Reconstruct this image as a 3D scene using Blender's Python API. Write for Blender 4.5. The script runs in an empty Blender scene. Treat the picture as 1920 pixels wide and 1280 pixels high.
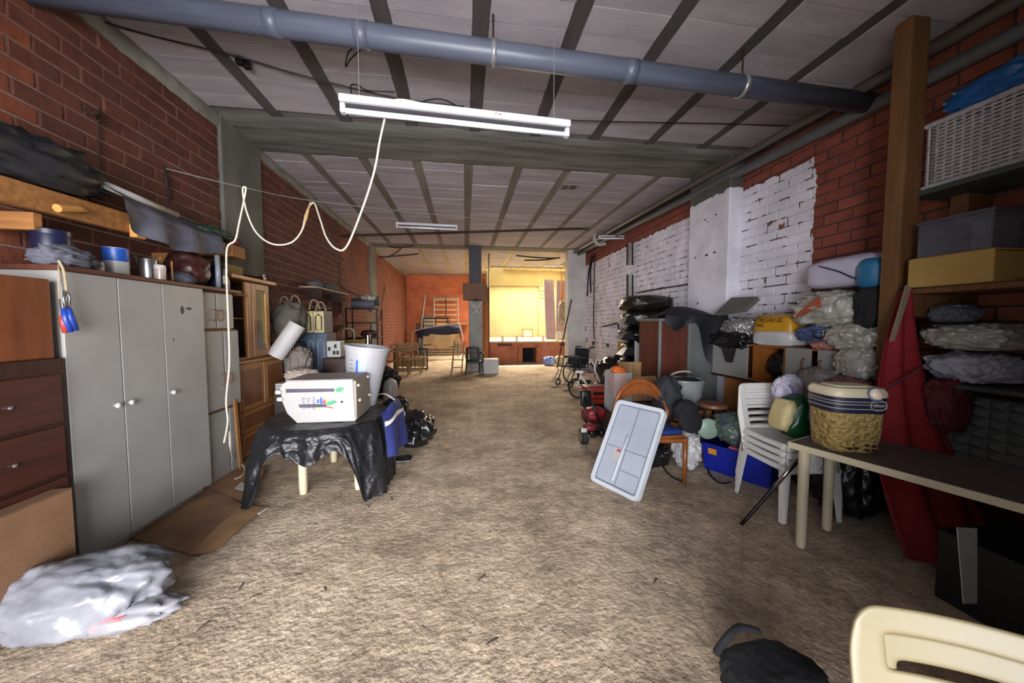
import bpy, bmesh, math, random
import numpy as np
from mathutils import Vector, Matrix, noise
random.seed(7)
S = bpy.context.scene
C = S.collection
R_ = math.radians

# ------------------------------------------------------------------ camera
FPX, EYE = 640.0, 1.55
TH = math.atan(34 / FPX); PS = math.atan(88.4 / FPX * math.cos(TH))
cam = bpy.data.objects.new('camera', bpy.data.cameras.new('camera'))
C.objects.link(cam); S.camera = cam
cam.data.sensor_width = 36; cam.data.lens = FPX / 1920 * 36; cam.data.clip_start = .02
cam.location = (0, 0, EYE); cam.rotation_euler = (math.pi / 2 - TH, 0, -PS)

# ------------------------------------------------------------------ light
S.view_settings.view_transform = 'Standard'; S.view_settings.look = 'None'
S.view_settings.gamma = 1; S.view_settings.use_curve_mapping = False
S.view_settings.exposure = 0.36
wd = bpy.data.worlds.new('sky'); S.world = wd; wd.use_nodes = True
bgn = wd.node_tree.nodes['Background']
bgn.inputs[0].default_value = (.72, .84, 1, 1); bgn.inputs[1].default_value = 1.3

def area(name, loc, rot, sx, sy, power, col, spread=180):
    l = bpy.data.lights.new(name, 'AREA'); l.shape = 'RECTANGLE'; l.size = sx; l.size_y = sy
    l.energy = power; l.color = col; l.spread = R_(spread)
    o = bpy.data.objects.new(name, l); C.objects.link(o); o.location = loc; o.rotation_euler = rot
    return o
# daylight through the open street door behind the camera
area('door_daylight', (-1.1, -4.6, 1.45), (R_(90), 0, 0), 6.5, 2.9, 1500, (.95, .96, 1))
# daylight falling through the roof opening at the far end
area('roof_opening_daylight', (2.95, 15.75, 4.4), (R_(-38), 0, 0), 3.6, 1.7, 1050, (1, .89, .7))
sun = bpy.data.lights.new('sun', 'SUN'); sun.energy = 14; sun.angle = R_(1.5); sun.color = (1, .9, .72)
so = bpy.data.objects.new('sun', sun); C.objects.link(so); so.location = (3, 22, 14)
so.rotation_euler = Vector((-.05, -.66, -1)).to_track_quat('-Z', 'Y').to_euler()

# ------------------------------------------------------------------ helpers
_s, _c, _st, _ct = math.sin(PS), math.cos(PS), math.sin(TH), math.cos(TH)
_R = Vector((_c, -_s, 0)); _F = Vector((_s * _ct, _c * _ct, -_st)); _U = Vector((_s * _st, _c * _st, _ct))
def P(u, v, x=None, y=None, z=None):
    "point of the place seen at pixel u,v on the plane x=, y= or z="
    d = _F + _R * ((u - 960) / FPX) - _U * ((v - 640) / FPX)
    for i, k in enumerate((x, y, z)):
        if k is not None:
            return Vector((0, 0, EYE)) + d * ((k - (0, 0, EYE)[i]) / d[i])

def lin(c):
    if isinstance(c, str):
        c = tuple(int(c[i:i + 2], 16) for i in (0, 2, 4))
    return tuple(((v / 255) / 12.92 if v / 255 <= .04045 else ((v / 255 + .055) / 1.055) ** 2.4) for v in c) + (1,)

MATS = {}
def mat(name, col, rough=.6, col2=None, scale=6, detail=5, bump=0, bscale=40, metal=0, alpha=1, trans=0,
        rnd=0, stretch=None, spec=.5, contrast=.25, bump2=0, b2scale=8, emit=0):
    if name in MATS: return MATS[name]
    m = bpy.data.materials.new(name); MATS[name] = m; m.use_nodes = True
    nt = m.node_tree; N = nt.nodes; L = nt.links; b = N['Principled BSDF']
    b.inputs['Roughness'].default_value = rough; b.inputs['Metallic'].default_value = metal
    b.inputs['Specular IOR Level'].default_value = spec
    b.inputs['Alpha'].default_value = alpha; b.inputs['Transmission Weight'].default_value = trans
    a = lin(col); c2 = lin(col2) if col2 else tuple(x * .82 for x in a[:3]) + (1,)
    tc = N.new('ShaderNodeTexCoord'); mp = N.new('ShaderNodeMapping'); L.new(tc.outputs['Object'], mp.inputs[0])
    if stretch: mp.inputs['Scale'].default_value = stretch
    nz = N.new('ShaderNodeTexNoise'); nz.inputs['Scale'].default_value = scale; nz.inputs['Detail'].default_value = detail
    L.new(mp.outputs[0], nz.inputs['Vector'])
    cr = N.new('ShaderNodeValToRGB'); L.new(nz.outputs['Fac'], cr.inputs[0])
    cr.color_ramp.elements[0].position = .5 - contrast; cr.color_ramp.elements[1].position = .5 + contrast
    cr.color_ramp.elements[0].color = c2; cr.color_ramp.elements[1].color = a
    out = cr.outputs[0]
    if rnd:
        oi = N.new('ShaderNodeObjectInfo'); hs = N.new('ShaderNodeHueSaturation')
        mr = N.new('ShaderNodeMapRange'); mr.inputs[3].default_value = 1 - rnd; mr.inputs[4].default_value = 1 + rnd
        L.new(oi.outputs['Random'], mr.inputs[0]); L.new(mr.outputs[0], hs.inputs['Value']); L.new(out, hs.inputs['Color'])
        # offset the grain per piece so that no two look alike
        cm = N.new('ShaderNodeCombineXYZ'); mu = N.new('ShaderNodeMath'); mu.operation = 'MULTIPLY'; mu.inputs[1].default_value = 37
        L.new(oi.outputs['Random'], mu.inputs[0]); L.new(mu.outputs[0], cm.inputs[0]); L.new(mu.outputs[0], cm.inputs[2]); L.new(cm.outputs[0], mp.inputs['Location'])
        out = hs.outputs[0]
    L.new(out, b.inputs['Base Color'])
    prev = None
    for st, sc, dist in ((bump2, b2scale, .05), (bump, bscale, .012)):
        if st:
            n2 = N.new('ShaderNodeTexNoise'); n2.inputs['Scale'].default_value = sc; n2.inputs['Detail'].default_value = 4
            L.new(mp.outputs[0], n2.inputs['Vector'])
            bp = N.new('ShaderNodeBump'); bp.inputs['Strength'].default_value = st; bp.inputs['Distance'].default_value = dist
            L.new(n2.outputs['Fac'], bp.inputs['Height'])
            if prev: L.new(prev, bp.inputs['Normal'])
            prev = bp.outputs[0]
    if prev: L.new(prev, b.inputs['Normal'])
    return m

def tag(o, label=None, cat=None, group=None, kind=None):
    if label: o['label'] = label
    if cat: o['category'] = cat
    if group: o['group'] = group
    if kind: o['kind'] = kind
    return o

def T(name, label, cat, loc, rz=0, group=None):
    o = bpy.data.objects.new(name, None); C.objects.link(o); o.location = loc; o.rotation_euler = (0, 0, rz)
    o.empty_display_size = .1
    return tag(o, label, cat, group)

def bez(pts, n=8, closed=False):
    "smooth curve through points"
    p = [Vector(q) for q in pts]; out = []
    k = len(p); rng = range(k if closed else k - 1)
    for i in rng:
        if closed: a, b, c, d = p[i - 1], p[i], p[(i + 1) % k], p[(i + 2) % k]
        else: a, b, c, d = p[max(i - 1, 0)], p[i], p[i + 1], p[min(i + 2, k - 1)]
        for j in range(n):
            t = j / n
            out.append(.5 * (2 * b + (c - a) * t + (2 * a - 5 * b + 4 * c - d) * t * t + (3 * b - a - 3 * c + d) * t ** 3))
    if not closed: out.append(p[-1])
    return out

class MB:
    def __init__(s, M=None): s.v = []; s.f = []; s.mi = []; s.M = M; s.cur = 0
    def add(s, vs, fs, M=None):
        o = len(s.v)
        for q in vs:
            q = Vector(q)
            if M: q = M @ q
            if s.M: q = s.M @ q
            s.v.append(q)
        for f in fs: s.f.append([i + o for i in f]); s.mi.append(s.cur)
        return s
    def box(s, lo, hi, M=None):
        (a, b, c), (d, e, g) = lo, hi
        return s.add([(a, b, c), (d, b, c), (d, e, c), (a, e, c), (a, b, g), (d, b, g), (d, e, g), (a, e, g)],
                     [(3, 2, 1, 0), (4, 5, 6, 7), (0, 1, 5, 4), (1, 2, 6, 5), (2, 3, 7, 6), (3, 0, 4, 7)], M)
    def rbox(s, lo, hi, r=.01, seg=2, M=None):
        lo, hi = Vector(lo), Vector(hi)
        bm = bmesh.new(); bmesh.ops.create_cube(bm, size=1)
        c, d = (lo + hi) / 2, hi - lo
        for v in bm.verts: v.co = Vector((v.co.x * d.x, v.co.y * d.y, v.co.z * d.z)) + c
        r = min(r, min(abs(d.x), abs(d.y), abs(d.z)) * .49)
        bmesh.ops.bevel(bm, geom=list(bm.edges), offset=r, segments=seg, affect='EDGES', profile=.5)
        bm.verts.index_update()
        s.add([v.co.copy() for v in bm.verts], [[v.index for v in f.verts] for f in bm.faces], M); bm.free()
        return s
    def frustum(s, a, b, z0, z1, M=None):
        "box whose bottom rect a=(x0,y0,x1,y1) and top rect b differ"
        return s.add([(a[0], a[1], z0), (a[2], a[1], z0), (a[2], a[3], z0), (a[0], a[3], z0), (b[0], b[1], z1), (b[2], b[1], z1), (b[2], b[3], z1), (b[0], b[3], z1)],
                     [(3, 2, 1, 0), (4, 5, 6, 7), (0, 1, 5, 4), (1, 2, 6, 5), (2, 3, 7, 6), (3, 0, 4, 7)], M)
    def tube(s, pts, r=.01, seg=8, closed=False, M=None, flat=None):
        p = [Vector(q) for q in pts]; k = len(p); vs = []; fs = []; up = None
        for i in range(k):
            if closed: t = p[(i + 1) % k] - p[i - 1]
            else: t = p[min(i + 1, k - 1)] - p[max(i - 1, 0)]
            t = t.normalized() if t.length > 1e-9 else Vector((0, 0, 1))
            if up is None: up = Vector((0, 0, 1)) if abs(t.z) < .9 else Vector((0, 1, 0))
            sd = t.cross(up)
            sd = sd.normalized() if sd.length > 1e-6 else Vector((1, 0, 0))
            up = sd.cross(t).normalized()
            rr = r[i] if isinstance(r, (list, tuple)) else r
            r2 = rr * (flat or 1)
            for j in range(seg):
                a = 2 * math.pi * j / seg
                vs.append(p[i] + sd * math.cos(a) * rr + up * math.sin(a) * r2)
        n = k if closed else k - 1
        for i in range(n):
            for j in range(seg):
                q = ((i + 1) % k) * seg
                fs.append((i * seg + j, i * seg + (j + 1) % seg, q + (j + 1) % seg, q + j))
        if not closed: fs += [tuple(range(seg))[::-1], tuple(range((k - 1) * seg, k * seg))]
        return s.add(vs, fs, M)
    def lathe(s, prof, seg=24, M=None, cap=True):
        vs = []; fs = []
        for (r, z) in prof:
            for j in range(seg):
                a = 2 * math.pi * j / seg; vs.append((r * math.cos(a), r * math.sin(a), z))
        for i in range(len(prof) - 1):
            for j in range(seg): fs.append((i * seg + j, i * seg + (j + 1) % seg, (i + 1) * seg + (j + 1) % seg, (i + 1) * seg + j))
        if cap:
            if prof[0][0] > 1e-5: fs.append(tuple(range(seg))[::-1])
            if prof[-1][0] > 1e-5: fs.append(tuple(range((len(prof) - 1) * seg, len(prof) * seg)))
        return s.add(vs, fs, M)
    def prism(s, poly, axis, a, b, M=None):
        "polygon in the two other axes, extruded along axis from a to b"
        def w(p, t):
            return {'x': (t, p[0], p[1]), 'y': (p[0], t, p[1]), 'z': (p[0], p[1], t)}[axis]
        n = len(poly)
        return s.add([w(p, a) for p in poly] + [w(p, b) for p in poly],
                     [tuple(range(n))[::-1], tuple(range(n, 2 * n))] + [(i, (i + 1) % n, n + (i + 1) % n, n + i) for i in range(n)], M)
    def quad(s, pts, th=.01, M=None):
        "flat panel through four corners with thickness"
        p = [Vector(q) for q in pts]; n = (p[1] - p[0]).cross(p[3] - p[0]).normalized() * th
        return s.add(p + [q - n for q in p], [(0, 1, 2, 3), (7, 6, 5, 4), (0, 4, 5, 1), (1, 5, 6, 2), (2, 6, 7, 3), (3, 7, 4, 0)], M)
    def grid(s, fn, nu, nv, M=None, closed=False):
        vs = [fn(i / nu, j / nv) for j in range(nv + 1) for i in range(nu + (0 if closed else 1))]
        w = nu if closed else nu + 1
        fs = [(j * w + i, j * w + (i + 1) % w, (j + 1) * w + (i + 1) % w, (j + 1) * w + i) for j in range(nv) for i in range(nu)]
        return s.add(vs, fs, M)
    def blob(s, c, d, seed=0, amp=.12, fr=2.2, sq=.8, sub=4, flat=.0, crease=.06, M=None, sag=0):
        "stuffed soft body: rounded box of half-sizes d around c, wrinkled"
        bm = bmesh.new(); bmesh.ops.create_icosphere(bm, subdivisions=sub, radius=1)
        bm.verts.index_update(); vs = []; off = Vector((seed * 3.7, seed * 1.9, seed * 5.3))
        for v in bm.verts:
            n = v.co.normalized(); q = Vector([math.copysign(abs(t) ** sq, t) for t in n])
            k = 1 + amp * noise.noise(n * fr + off)
            rd = abs(noise.noise(Vector((n.x * 3, n.y * 3, n.z * 1.6)) * 1.7 + off * 2)); k += crease * (rd * 2.2 - .5)
            rd = abs(noise.noise(Vector((n.x * 9, n.y * 9, n.z * 4)) + off)); k += crease * .5 * (rd * 2.2 - .5)
            q = q * k
            if flat and q.z < -1 + flat: q.z = -1 + flat
            if sag: f = 1 + sag * (-q.z); q.x *= f; q.y *= f
            vs.append(Vector((q.x * d[0], q.y * d[1], q.z * d[2])) + Vector(c))
        s.add(vs, [[v.index for v in f.verts] for f in bm.faces], M); bm.free()
        return s
    def build(s, name, m, parent=None, smooth=False, label=None, cat=None, group=None, kind=None, base=True, world=True, mats=None, ang=None):
        me = bpy.data.meshes.new(name); o = bpy.data.objects.new(name, me)
        off = Vector((0, 0, 0))
        if parent is not None:
            o.parent = parent
            if world:
                q = parent
                while q is not None: off = off + q.location; q = q.parent
        elif base:
            xs = [v.x for v in s.v]; ys = [v.y for v in s.v]; zs = [v.z for v in s.v]
            off = Vector(((min(xs) + max(xs)) / 2, (min(ys) + max(ys)) / 2, min(zs))); o.location = off
        me.from_pydata([tuple(v - off) for v in s.v], [], s.f); me.update()
        for mm in (mats or [m]): me.materials.append(mm)
        if mats: me.polygons.foreach_set('material_index', s.mi)
        if smooth:
            me.polygons.foreach_set('use_smooth', [True] * len(me.polygons))
            if ang is not None: me.set_sharp_from_angle(angle=R_(ang))
        C.objects.link(o)
        return tag(o, label, cat, group, kind)

def link_copy(o, parent=None, **kw):
    c = o.copy(); C.objects.link(c)
    if parent is not None: c.parent = parent
    for ch in o.children: link_copy(ch, c)
    return c

def text(name, s, size, m, parent, M, extr=.0006):
    "flat lettering turned into a thin mesh"
    cu = bpy.data.curves.new(name, 'FONT'); cu.body = s; cu.size = size; cu.extrude = extr; cu.align_x = 'CENTER'; cu.align_y = 'CENTER'; cu.resolution_u = 2
    tmp = bpy.data.objects.new(name, cu); C.objects.link(tmp)
    dg = bpy.context.evaluated_depsgraph_get(); me = bpy.data.meshes.new_from_object(tmp.evaluated_get(dg))
    bpy.data.objects.remove(tmp); me.materials.clear(); me.materials.append(m)
    o = bpy.data.objects.new(name, me); C.objects.link(o); o.parent = parent; o.matrix_local = M
    return o
def frame(o, ex, ey):
    "matrix with x along ex, y along ey, origin o"
    ex = Vector(ex).normalized(); ez = ex.cross(Vector(ey)).normalized(); ey = ez.cross(ex)
    return Matrix(((ex.x, ey.x, ez.x, o[0]), (ex.y, ey.y, ez.y, o[1]), (ex.z, ey.z, ez.z, o[2]), (0, 0, 0, 1)))
def TR(x=0, y=0, z=0, rx=0, ry=0, rz=0, sc=None):
    m = Matrix.Translation((x, y, z)) @ Matrix.Rotation(rz, 4, 'Z') @ Matrix.Rotation(ry, 4, 'Y') @ Matrix.Rotation(rx, 4, 'X')
    if sc: m = m @ Matrix.Diagonal((*sc, 1))
    return m

# ------------------------------------------------------------------ shared materials
white_lam = mat('white laminate', '989693', .45, '868482', 2.2, bump=.02)
brown_wood = mat('brown wood', '7a4a28', .45, '5a3218', 3, stretch=(9, 9, .7), bump=.04)
oak = mat('oak veneer', '9a683a', .42, '7c4f28', 3, stretch=(8, 8, .6), bump=.04)
dark_wood = mat('dark wood', '3a1c14', .4, '241009', 3, stretch=(8, 8, .6))
raw_wood = mat('raw timber', '9c6a38', .7, '74481f', 4, stretch=(1, 8, 8), bump=.2)
post_wood = mat('post timber', '6e4a26', .75, '573616', 3, stretch=(8, 8, .7), bump=.2)
black_plastic = mat('black plastic sheet', '1a1a1d', .42, '101013', 9, bump=.5, bscale=30, spec=.5, bump2=.4, b2scale=9)
black_bag = mat('black bag film', '141416', .3, '0b0b0d', 6, bump=.35, bscale=14, spec=.6)
clear_bag = mat('dusty clear film', 'b5b2aa', .25, '85827a', 4, bump=.6, bscale=9, spec=.6, bump2=.35, b2scale=5)
white_film = mat('white film', 'c9c7c8', .3, 'aaa8aa', 5, bump=.35, bscale=14)
cream_plastic = mat('cream plastic', 'c6bb9f', .45, 'b6ab8e', 3, bump=.03)
white_plastic = mat('white plastic', 'b0aeaa', .4, '9e9c97', 3, bump=.03)
grey_cloth = mat('grey cloth', '5c5c66', .9, '44444c', 8, bump=.3, bscale=60)
black_cloth = mat('black cloth', '1b1b20', .92, '111115', 10, bump=.3, bscale=50)
black_metal = mat('black metal', '1a1918', .4, '0f0e0e', 12, metal=.4)
steel = mat('steel', 'a8a8aa', .3, '8a8a8c', 10, metal=.9)
rust = mat('rusty iron', '3a2620', .75, '22150f', 14, bump=.2, metal=.2)
cardboard = mat('cardboard', '8c674a', .85, '74533a', 5, bump=.08)
cord_white = mat('white cord', 'cfc6b4', .5, 'b8ae9a', 20)
concrete = mat('grey concrete', '6e6c66', .9, '4c4b46', 3, bump=.3, bscale=30, stretch=(1, 1, .5))
# ------------------------------------------------------------------ the setting
XL, XR, ZC, YB, YF = -2.85, 4.0, 4.0, 17.5, -.1
def struct(o): o['kind'] = 'structure'; return o

def paint_mat(name, base, base2, white, y0, z0, keep=.36, rnd=0, side=True, bump=.25):
    "masonry with a hand-painted white area whose ragged edge lies at y0 / z0"
    m = mat(name, base, .88, base2, 3.2, 6, bump=bump, bscale=45, rnd=rnd, bump2=bump * .5, b2scale=9)
    nt = m.node_tree; N = nt.nodes; L = nt.links; b = N['Principled BSDF']
    src = b.inputs['Base Color'].links[0].from_socket
    g = N.new('ShaderNodeNewGeometry'); sx = N.new('ShaderNodeSeparateXYZ'); L.new(g.outputs['Position'], sx.inputs[0])
    nz = N.new('ShaderNodeTexNoise'); nz.inputs['Scale'].default_value = 7; L.new(g.outputs['Position'], nz.inputs['Vector'])
    def mth(op, a, bb):
        q = N.new('ShaderNodeMath'); q.operation = op
        for i, t in enumerate((a, bb)):
            if isinstance(t, (int, float)): q.inputs[i].default_value = t
            else: L.new(t, q.inputs[i])
        return q.outputs[0]
    w = mth('MULTIPLY', mth('SUBTRACT', nz.outputs['Fac'], .5), .14)
    a = mth('GREATER_THAN', mth('ADD', sx.outputs['Y'], w), y0)
    c = mth('LESS_THAN', mth('ADD', sx.outputs['Z'], w), z0)
    n2 = N.new('ShaderNodeTexNoise'); n2.inputs['Scale'].default_value = 5.5; n2.inputs['Detail'].default_value = 7; L.new(g.outputs['Position'], n2.inputs['Vector'])
    d = mth('GREATER_THAN', n2.outputs['Fac'], keep)
    k = mth('MULTIPLY', mth('MULTIPLY', a, c), d)
    wc = N.new('ShaderNodeValToRGB'); n3 = N.new('ShaderNodeTexNoise'); n3.inputs['Scale'].default_value = 2.2; L.new(g.outputs['Position'], n3.inputs['Vector'])
    L.new(n3.outputs['Fac'], wc.inputs[0]); wl = lin(white)
    wc.color_ramp.elements[0].color = tuple(t * .8 for t in wl[:3]) + (1,); wc.color_ramp.elements[1].color = wl
    wc.color_ramp.elements[0].position = .35; wc.color_ramp.elements[1].position = .6
    mx = N.new('ShaderNodeMix'); mx.data_type = 'RGBA'; L.new(k, mx.inputs[0]); L.new(src, mx.inputs[6]); L.new(wc.outputs[0], mx.inputs[7])
    L.new(mx.outputs[2], b.inputs['Base Color'])
    return m

brick_red = mat('red hollow brick', '643626', .9, '452017', 4, 7, bump=.3, bscale=60, rnd=.16, bump2=.2, b2scale=12, contrast=.3)
brick_red2 = mat('red brickwork', '7c4028', .9, '5a2a1a', 2.2, 8, bump=.3, bscale=60, bump2=.2, b2scale=12, contrast=.22)
mortar = mat('pale mortar', '8a7064', .95, '6c5248', 5, bump=.4, bscale=40)
brick_white = paint_mat('brick, part painted white', '8c4a38', '683428', 'e0dce8', 3.5, 3.45, .33, .1)
mortar_white = paint_mat('mortar, part painted white', '4a3a38', '2c2222', 'd2ceda', 3.5, 3.45, .46)
pil_white = paint_mat('concrete, part painted white', '5c5a56', '403f3c', 'dcd8e4', 3.4, 3.5, .3)
plaster = mat('rough plaster', '8c8a84', .95, '64625c', 4, 7, bump=.5, bscale=25)

# ---- floor: hard trodden rough screed
xs = np.concatenate([np.arange(XL - .1, 5.3, .035)])
ys = np.concatenate([np.arange(YF - .2, .5, .12), np.arange(.5, 4.2, .03), np.arange(4.2, 8, .07), np.arange(8, 17.9, .2)])
def fz(x, y):
    s_ = 1 if y < 8 else .5
    right = max(0, min(1, (x - 1.0) / 1.5))
    a = .010 * noise.noise(Vector((x * .7, y * .7, 0)))
    rough = .5 + .5 * noise.noise(Vector((x * .9 + 5, y * .9, 3)))
    b = noise.noise(Vector((x * 9, y * 9.5, 1))); c = noise.noise(Vector((x * 21, y * 22, 2)))
    r = 1 - abs(noise.noise(Vector((x * 9, y * 10, 8))))
    rough = max(0, min(1, (rough - .3) * 2)); a += .007 * noise.noise(Vector((x * 2.6, y * 3, 6))) * s_
    return a + s_ * (.002 + .0075 * rough) * (1 - .6 * right) * (.6 * b + .55 * c + .6 * (r - .8)) - .004
fl = MB()
vs = [(x, y, fz(x, y)) for y in ys for x in xs]; w_ = len(xs)
fl.v = [Vector(v) for v in vs]; fl.f = [(j * w_ + i, j * w_ + i + 1, (j + 1) * w_ + i + 1, (j + 1) * w_ + i) for j in range(len(ys) - 1) for i in range(w_ - 1)]
fm = mat('rough earthy screed', 'd8c2a8', .96, 'b09a82', 1.3, 9, bump=.3, bscale=90, bump2=.3, b2scale=30, contrast=.2, spec=.2)
nt_f = fm.node_tree; Nf = nt_f.nodes; Lf = nt_f.links; bf_ = Nf['Principled BSDF']
src_f = bf_.inputs['Base Color'].links[0].from_socket
gf = Nf.new('ShaderNodeNewGeometry')
for sc_f, lo_f, hi_f, pa_f, pb_f in ((42, .84, 1.1, .36, .62), (11, .78, 1.12, .36, .64), (130, .88, 1.1, .35, .66), (3, .8, 1.1, .36, .64), (75, .72, 1.0, .3, .4)):
    nf = Nf.new('ShaderNodeTexNoise'); nf.inputs['Scale'].default_value = sc_f; nf.inputs['Detail'].default_value = 4; Lf.new(gf.outputs['Position'], nf.inputs['Vector'])
    mf = Nf.new('ShaderNodeMapRange'); mf.inputs[1].default_value = pa_f; mf.inputs[2].default_value = pb_f; mf.inputs[3].default_value = lo_f; mf.inputs[4].default_value = hi_f
    Lf.new(nf.outputs['Fac'], mf.inputs[0])
    xf = Nf.new('ShaderNodeVectorMath'); xf.operation = 'SCALE'; Lf.new(src_f, xf.inputs[0]); Lf.new(mf.outputs[0], xf.inputs['Scale']); src_f = xf.outputs[0]
Lf.new(src_f, bf_.inputs['Base Color'])
floor = struct(fl.build('floor', fm, smooth=True, base=False))

# ---- walls with their bricks
BH, BL, JT = .12, .29, .014
def brick_mesh(seed, sx):
    rs = random.Random(seed); l, h, d, e = (BL - JT) / 2, (BH - JT) / 2, .024, .006
    j = lambda k: (rs.random() - .5) * k
    b = [(0, -l, -h), (0, l, -h), (0, l, h), (0, -l, h)]
    m_ = [(d - e, -l + j(.006), -h + j(.004)), (d - e, l + j(.006), -h + j(.004)), (d - e, l + j(.006), h + j(.004)), (d - e, -l + j(.006), h + j(.004))]
    t = [(d + j(.003), -l + e + j(.004), -h + e), (d + j(.003), l - e, -h + e), (d + j(.003), l - e, h - e + j(.003)), (d + j(.003), -l + e, h - e)]
    vs = [(sx * q[0], q[1], q[2]) for q in b + m_ + t]
    fs = [(0, 1, 5, 4), (1, 2, 6, 5), (2, 3, 7, 6), (3, 0, 4, 7), (4, 5, 9, 8), (5, 6, 10, 9), (6, 7, 11, 10), (7, 4, 8, 11), (8, 9, 10, 11)]
    return vs, (fs if sx > 0 else [f[::-1] for f in fs])
def brickwork(wall, x, sx, spans, z0, z1, near, mat_each, mat_rest, skip=None, seed=0):
    "bricks on the plane x, facing sx; near(y,z) picks those built one by one"
    rs = random.Random(seed); proto = []
    for k in range(5):
        vs, fs = brick_mesh(seed * 10 + k, sx); me = bpy.data.meshes.new('brick'); me.from_pydata(vs, [], fs); me.materials.append(mat_each); proto.append((me, vs, fs))
    rest = MB(); n = 0
    for (ya, yb) in spans:
        row = 0; z = z0 + BH / 2
        while z < z1 - BH * .3:
            y = ya + (BL / 2 if row % 2 else 0) - BL / 2 + .02 * rs.random()
            while y < yb + BL * .5:
                # clip to the span: cut bricks are shortened
                a, b = max(y - BL / 2, ya), min(y + BL / 2, yb)
                if b - a > .07 and not (skip and skip(y, z)):
                    k = rs.randrange(5); cy, sc = (a + b) / 2, (b - a) / BL
                    if near(cy, z) and n < 300:
                        o = bpy.data.objects.new('brick', proto[k][0]); C.objects.link(o); o.parent = wall
                        o.location = (x - sx * .024 + sx * rs.uniform(-.003, .003), cy, z); o.scale = (1, sc, 1); n += 1
                    else:
                        rest.add([(x - sx * .024 + sx * rs.uniform(-.003, .003) + v[0], cy + v[1] * sc, z + v[2]) for v in proto[k][1]], proto[k][2])
                y += BL
            z += BH; row += 1
    if rest.v: rest.build('brick_courses', mat_rest, wall, kind='stuff', world=False)

wl = struct(MB().box((XL - .25, YF - .2, -.1), (XL - .009, YB, ZC)).build('wall_left', mortar, base=False))
brickwork(wl, XL, 1, ((YF, 4.55), (5.35, 10.9), (11.6, YB)), 0, ZC - .16, lambda y, z: 2.75 < y < 8.6 and z > 1.95, brick_red, brick_red2, seed=1)
# band of rough plaster closing the wall against the ceiling, broken edge
def band(x, sx, ya, yb, zt, h, seed):
    mb = MB(); n = int((yb - ya) / .06)
    def fn(i, j):
        y = ya + (yb - ya) * i; e = noise.noise(Vector((y * 3, seed, 0))) * .035 + noise.noise(Vector((y * 13, seed, 4))) * .02
        z = zt - (h + e) * (1 - j)
        return (x + sx * (.012 + .018 * math.sin(math.pi * j) + .012 * noise.noise(Vector((y * 9, j * 2, seed)))), y, z)
    mb.grid(fn, n, 4); return mb
band(XL, 1, YF, 4.55, ZC, .17, 1).build('plaster_edge', plaster, wl, smooth=True, world=False)
band(XL, 1, 5.35, 10.9, ZC, .15, 2).build('plaster_edge', plaster, wl, smooth=True, world=False)
band(XL, 1, 11.6, YB, ZC, .14, 3).build('plaster_edge', plaster, wl, smooth=True, world=False)
for ya, yb in ((4.55, 5.35), (10.9, 11.6)):
    MB().rbox((XL - .2, ya, 0), (XL + .035, yb, ZC), .012).build('pillar', concrete, wl, world=False)

wr = struct(MB().box((XR + .009, YF - .2, -.1), (XR + .25, 11.5, ZC)).build('wall_right', mortar_white, base=False))
brickwork(wr, XR, -1, ((YF, 4.55), (5.45, 11.1)), 0, ZC - .1, lambda y, z: 2.2 < y < 5.9 and z > 1.45, brick_white, brick_white, seed=2)
MB().rbox((3.8, 4.55, 0), (XR + .1, 5.45, ZC), .02, 3).build('pilaster', pil_white, wr, world=False)
pale = mat('pale painted column', 'bdb9b8', .8, 'a5a09c', 3, bump=.1)
MB().rbox((3.42, 11.05, 0), (XR + .1, 11.45, ZC), .02).build('end_pillar', pale, wr, world=False)

wb = struct(MB().box((XL - .2, YB + .01, -.1), (1.12, YB + .2, ZC)).build('wall_back', mortar, base=False))
rb = MB(); rs = random.Random(5); row = 0; z = .06
while z < ZC - .05:
    x = XL + (.15 if row % 2 else 0)
    while x < 1.1:
        vs, fs = brick_mesh(rs.randrange(9), 1)
        rb.add([(x + v[1], YB + .024 - v[0] + rs.uniform(-.004, .004), z + v[2]) for v in vs], fs); x += BL
    z += BH; row += 1
rb.build('brick_courses', mat('orange red brickwork', 'd07a50', .9, 'a85434', 2.0, 8, bump=.3, bscale=40, contrast=.22), wb, kind='stuff', world=False)
# front wall with the open street door behind the camera
plain = mat('plain render', '8a8680', .9, '77736c', 3, bump=.15)
wf = MB(); wf.box((XL - .2, YF - .2, 0), (-2.4, YF, ZC)); wf.box((1.12, YF - .2, 0), (XR + .2, YF, ZC)); wf.box((-2.4, YF - .2, 2.8), (1.12, YF, ZC))
struct(wf.build('wall_front', plain, base=False))
gr = struct(MB().box((-12, -14, -.2), (12, YF - .2, -.02)).build('ground', mat('street asphalt', 'd0cdc6', .9, 'bcb8b0', 3), base=False))

# ---- far bright bay under the roof opening
yellow = mat('cream yellow render', 'a69a76', .9, '948862', 1.6, 7, bump=.12, bscale=20, contrast=.3)
YY = 17.0
wy = MB()
wy.box((1.1, YY, 0), (5.3, YY + .3, .8)); wy.box((1.1, YY, 3.42), (5.3, YY + .3, 5.0)); wy.box((3.72, YY, .8), (5.3, YY + .3, 3.42))
wy.box((1.1, YY, .8), (1.24, YY + .3, 3.42)); wy.box((1.24, YY + .09, .8), (3.72, YY + .3, 3.42))
wyo = struct(wy.build('wall_far', yellow, base=False))
hole = mat('hole shade', '4a3a22', .9)  # for flat dark discs; the shade inside the holes is their colour
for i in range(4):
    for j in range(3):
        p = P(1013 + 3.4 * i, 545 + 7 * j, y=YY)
        MB().lathe([(.001, 0), (.028, 0), (.028, .02), (.001, .02)], 8, TR(p.x, YY - .006, p.z, rx=R_(90))).build('vent_hole_shade', hole, wyo, world=False)
side_m = mat('pale yellow render', 'cdbd94', .9, 'b8a67c', 2)
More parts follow.
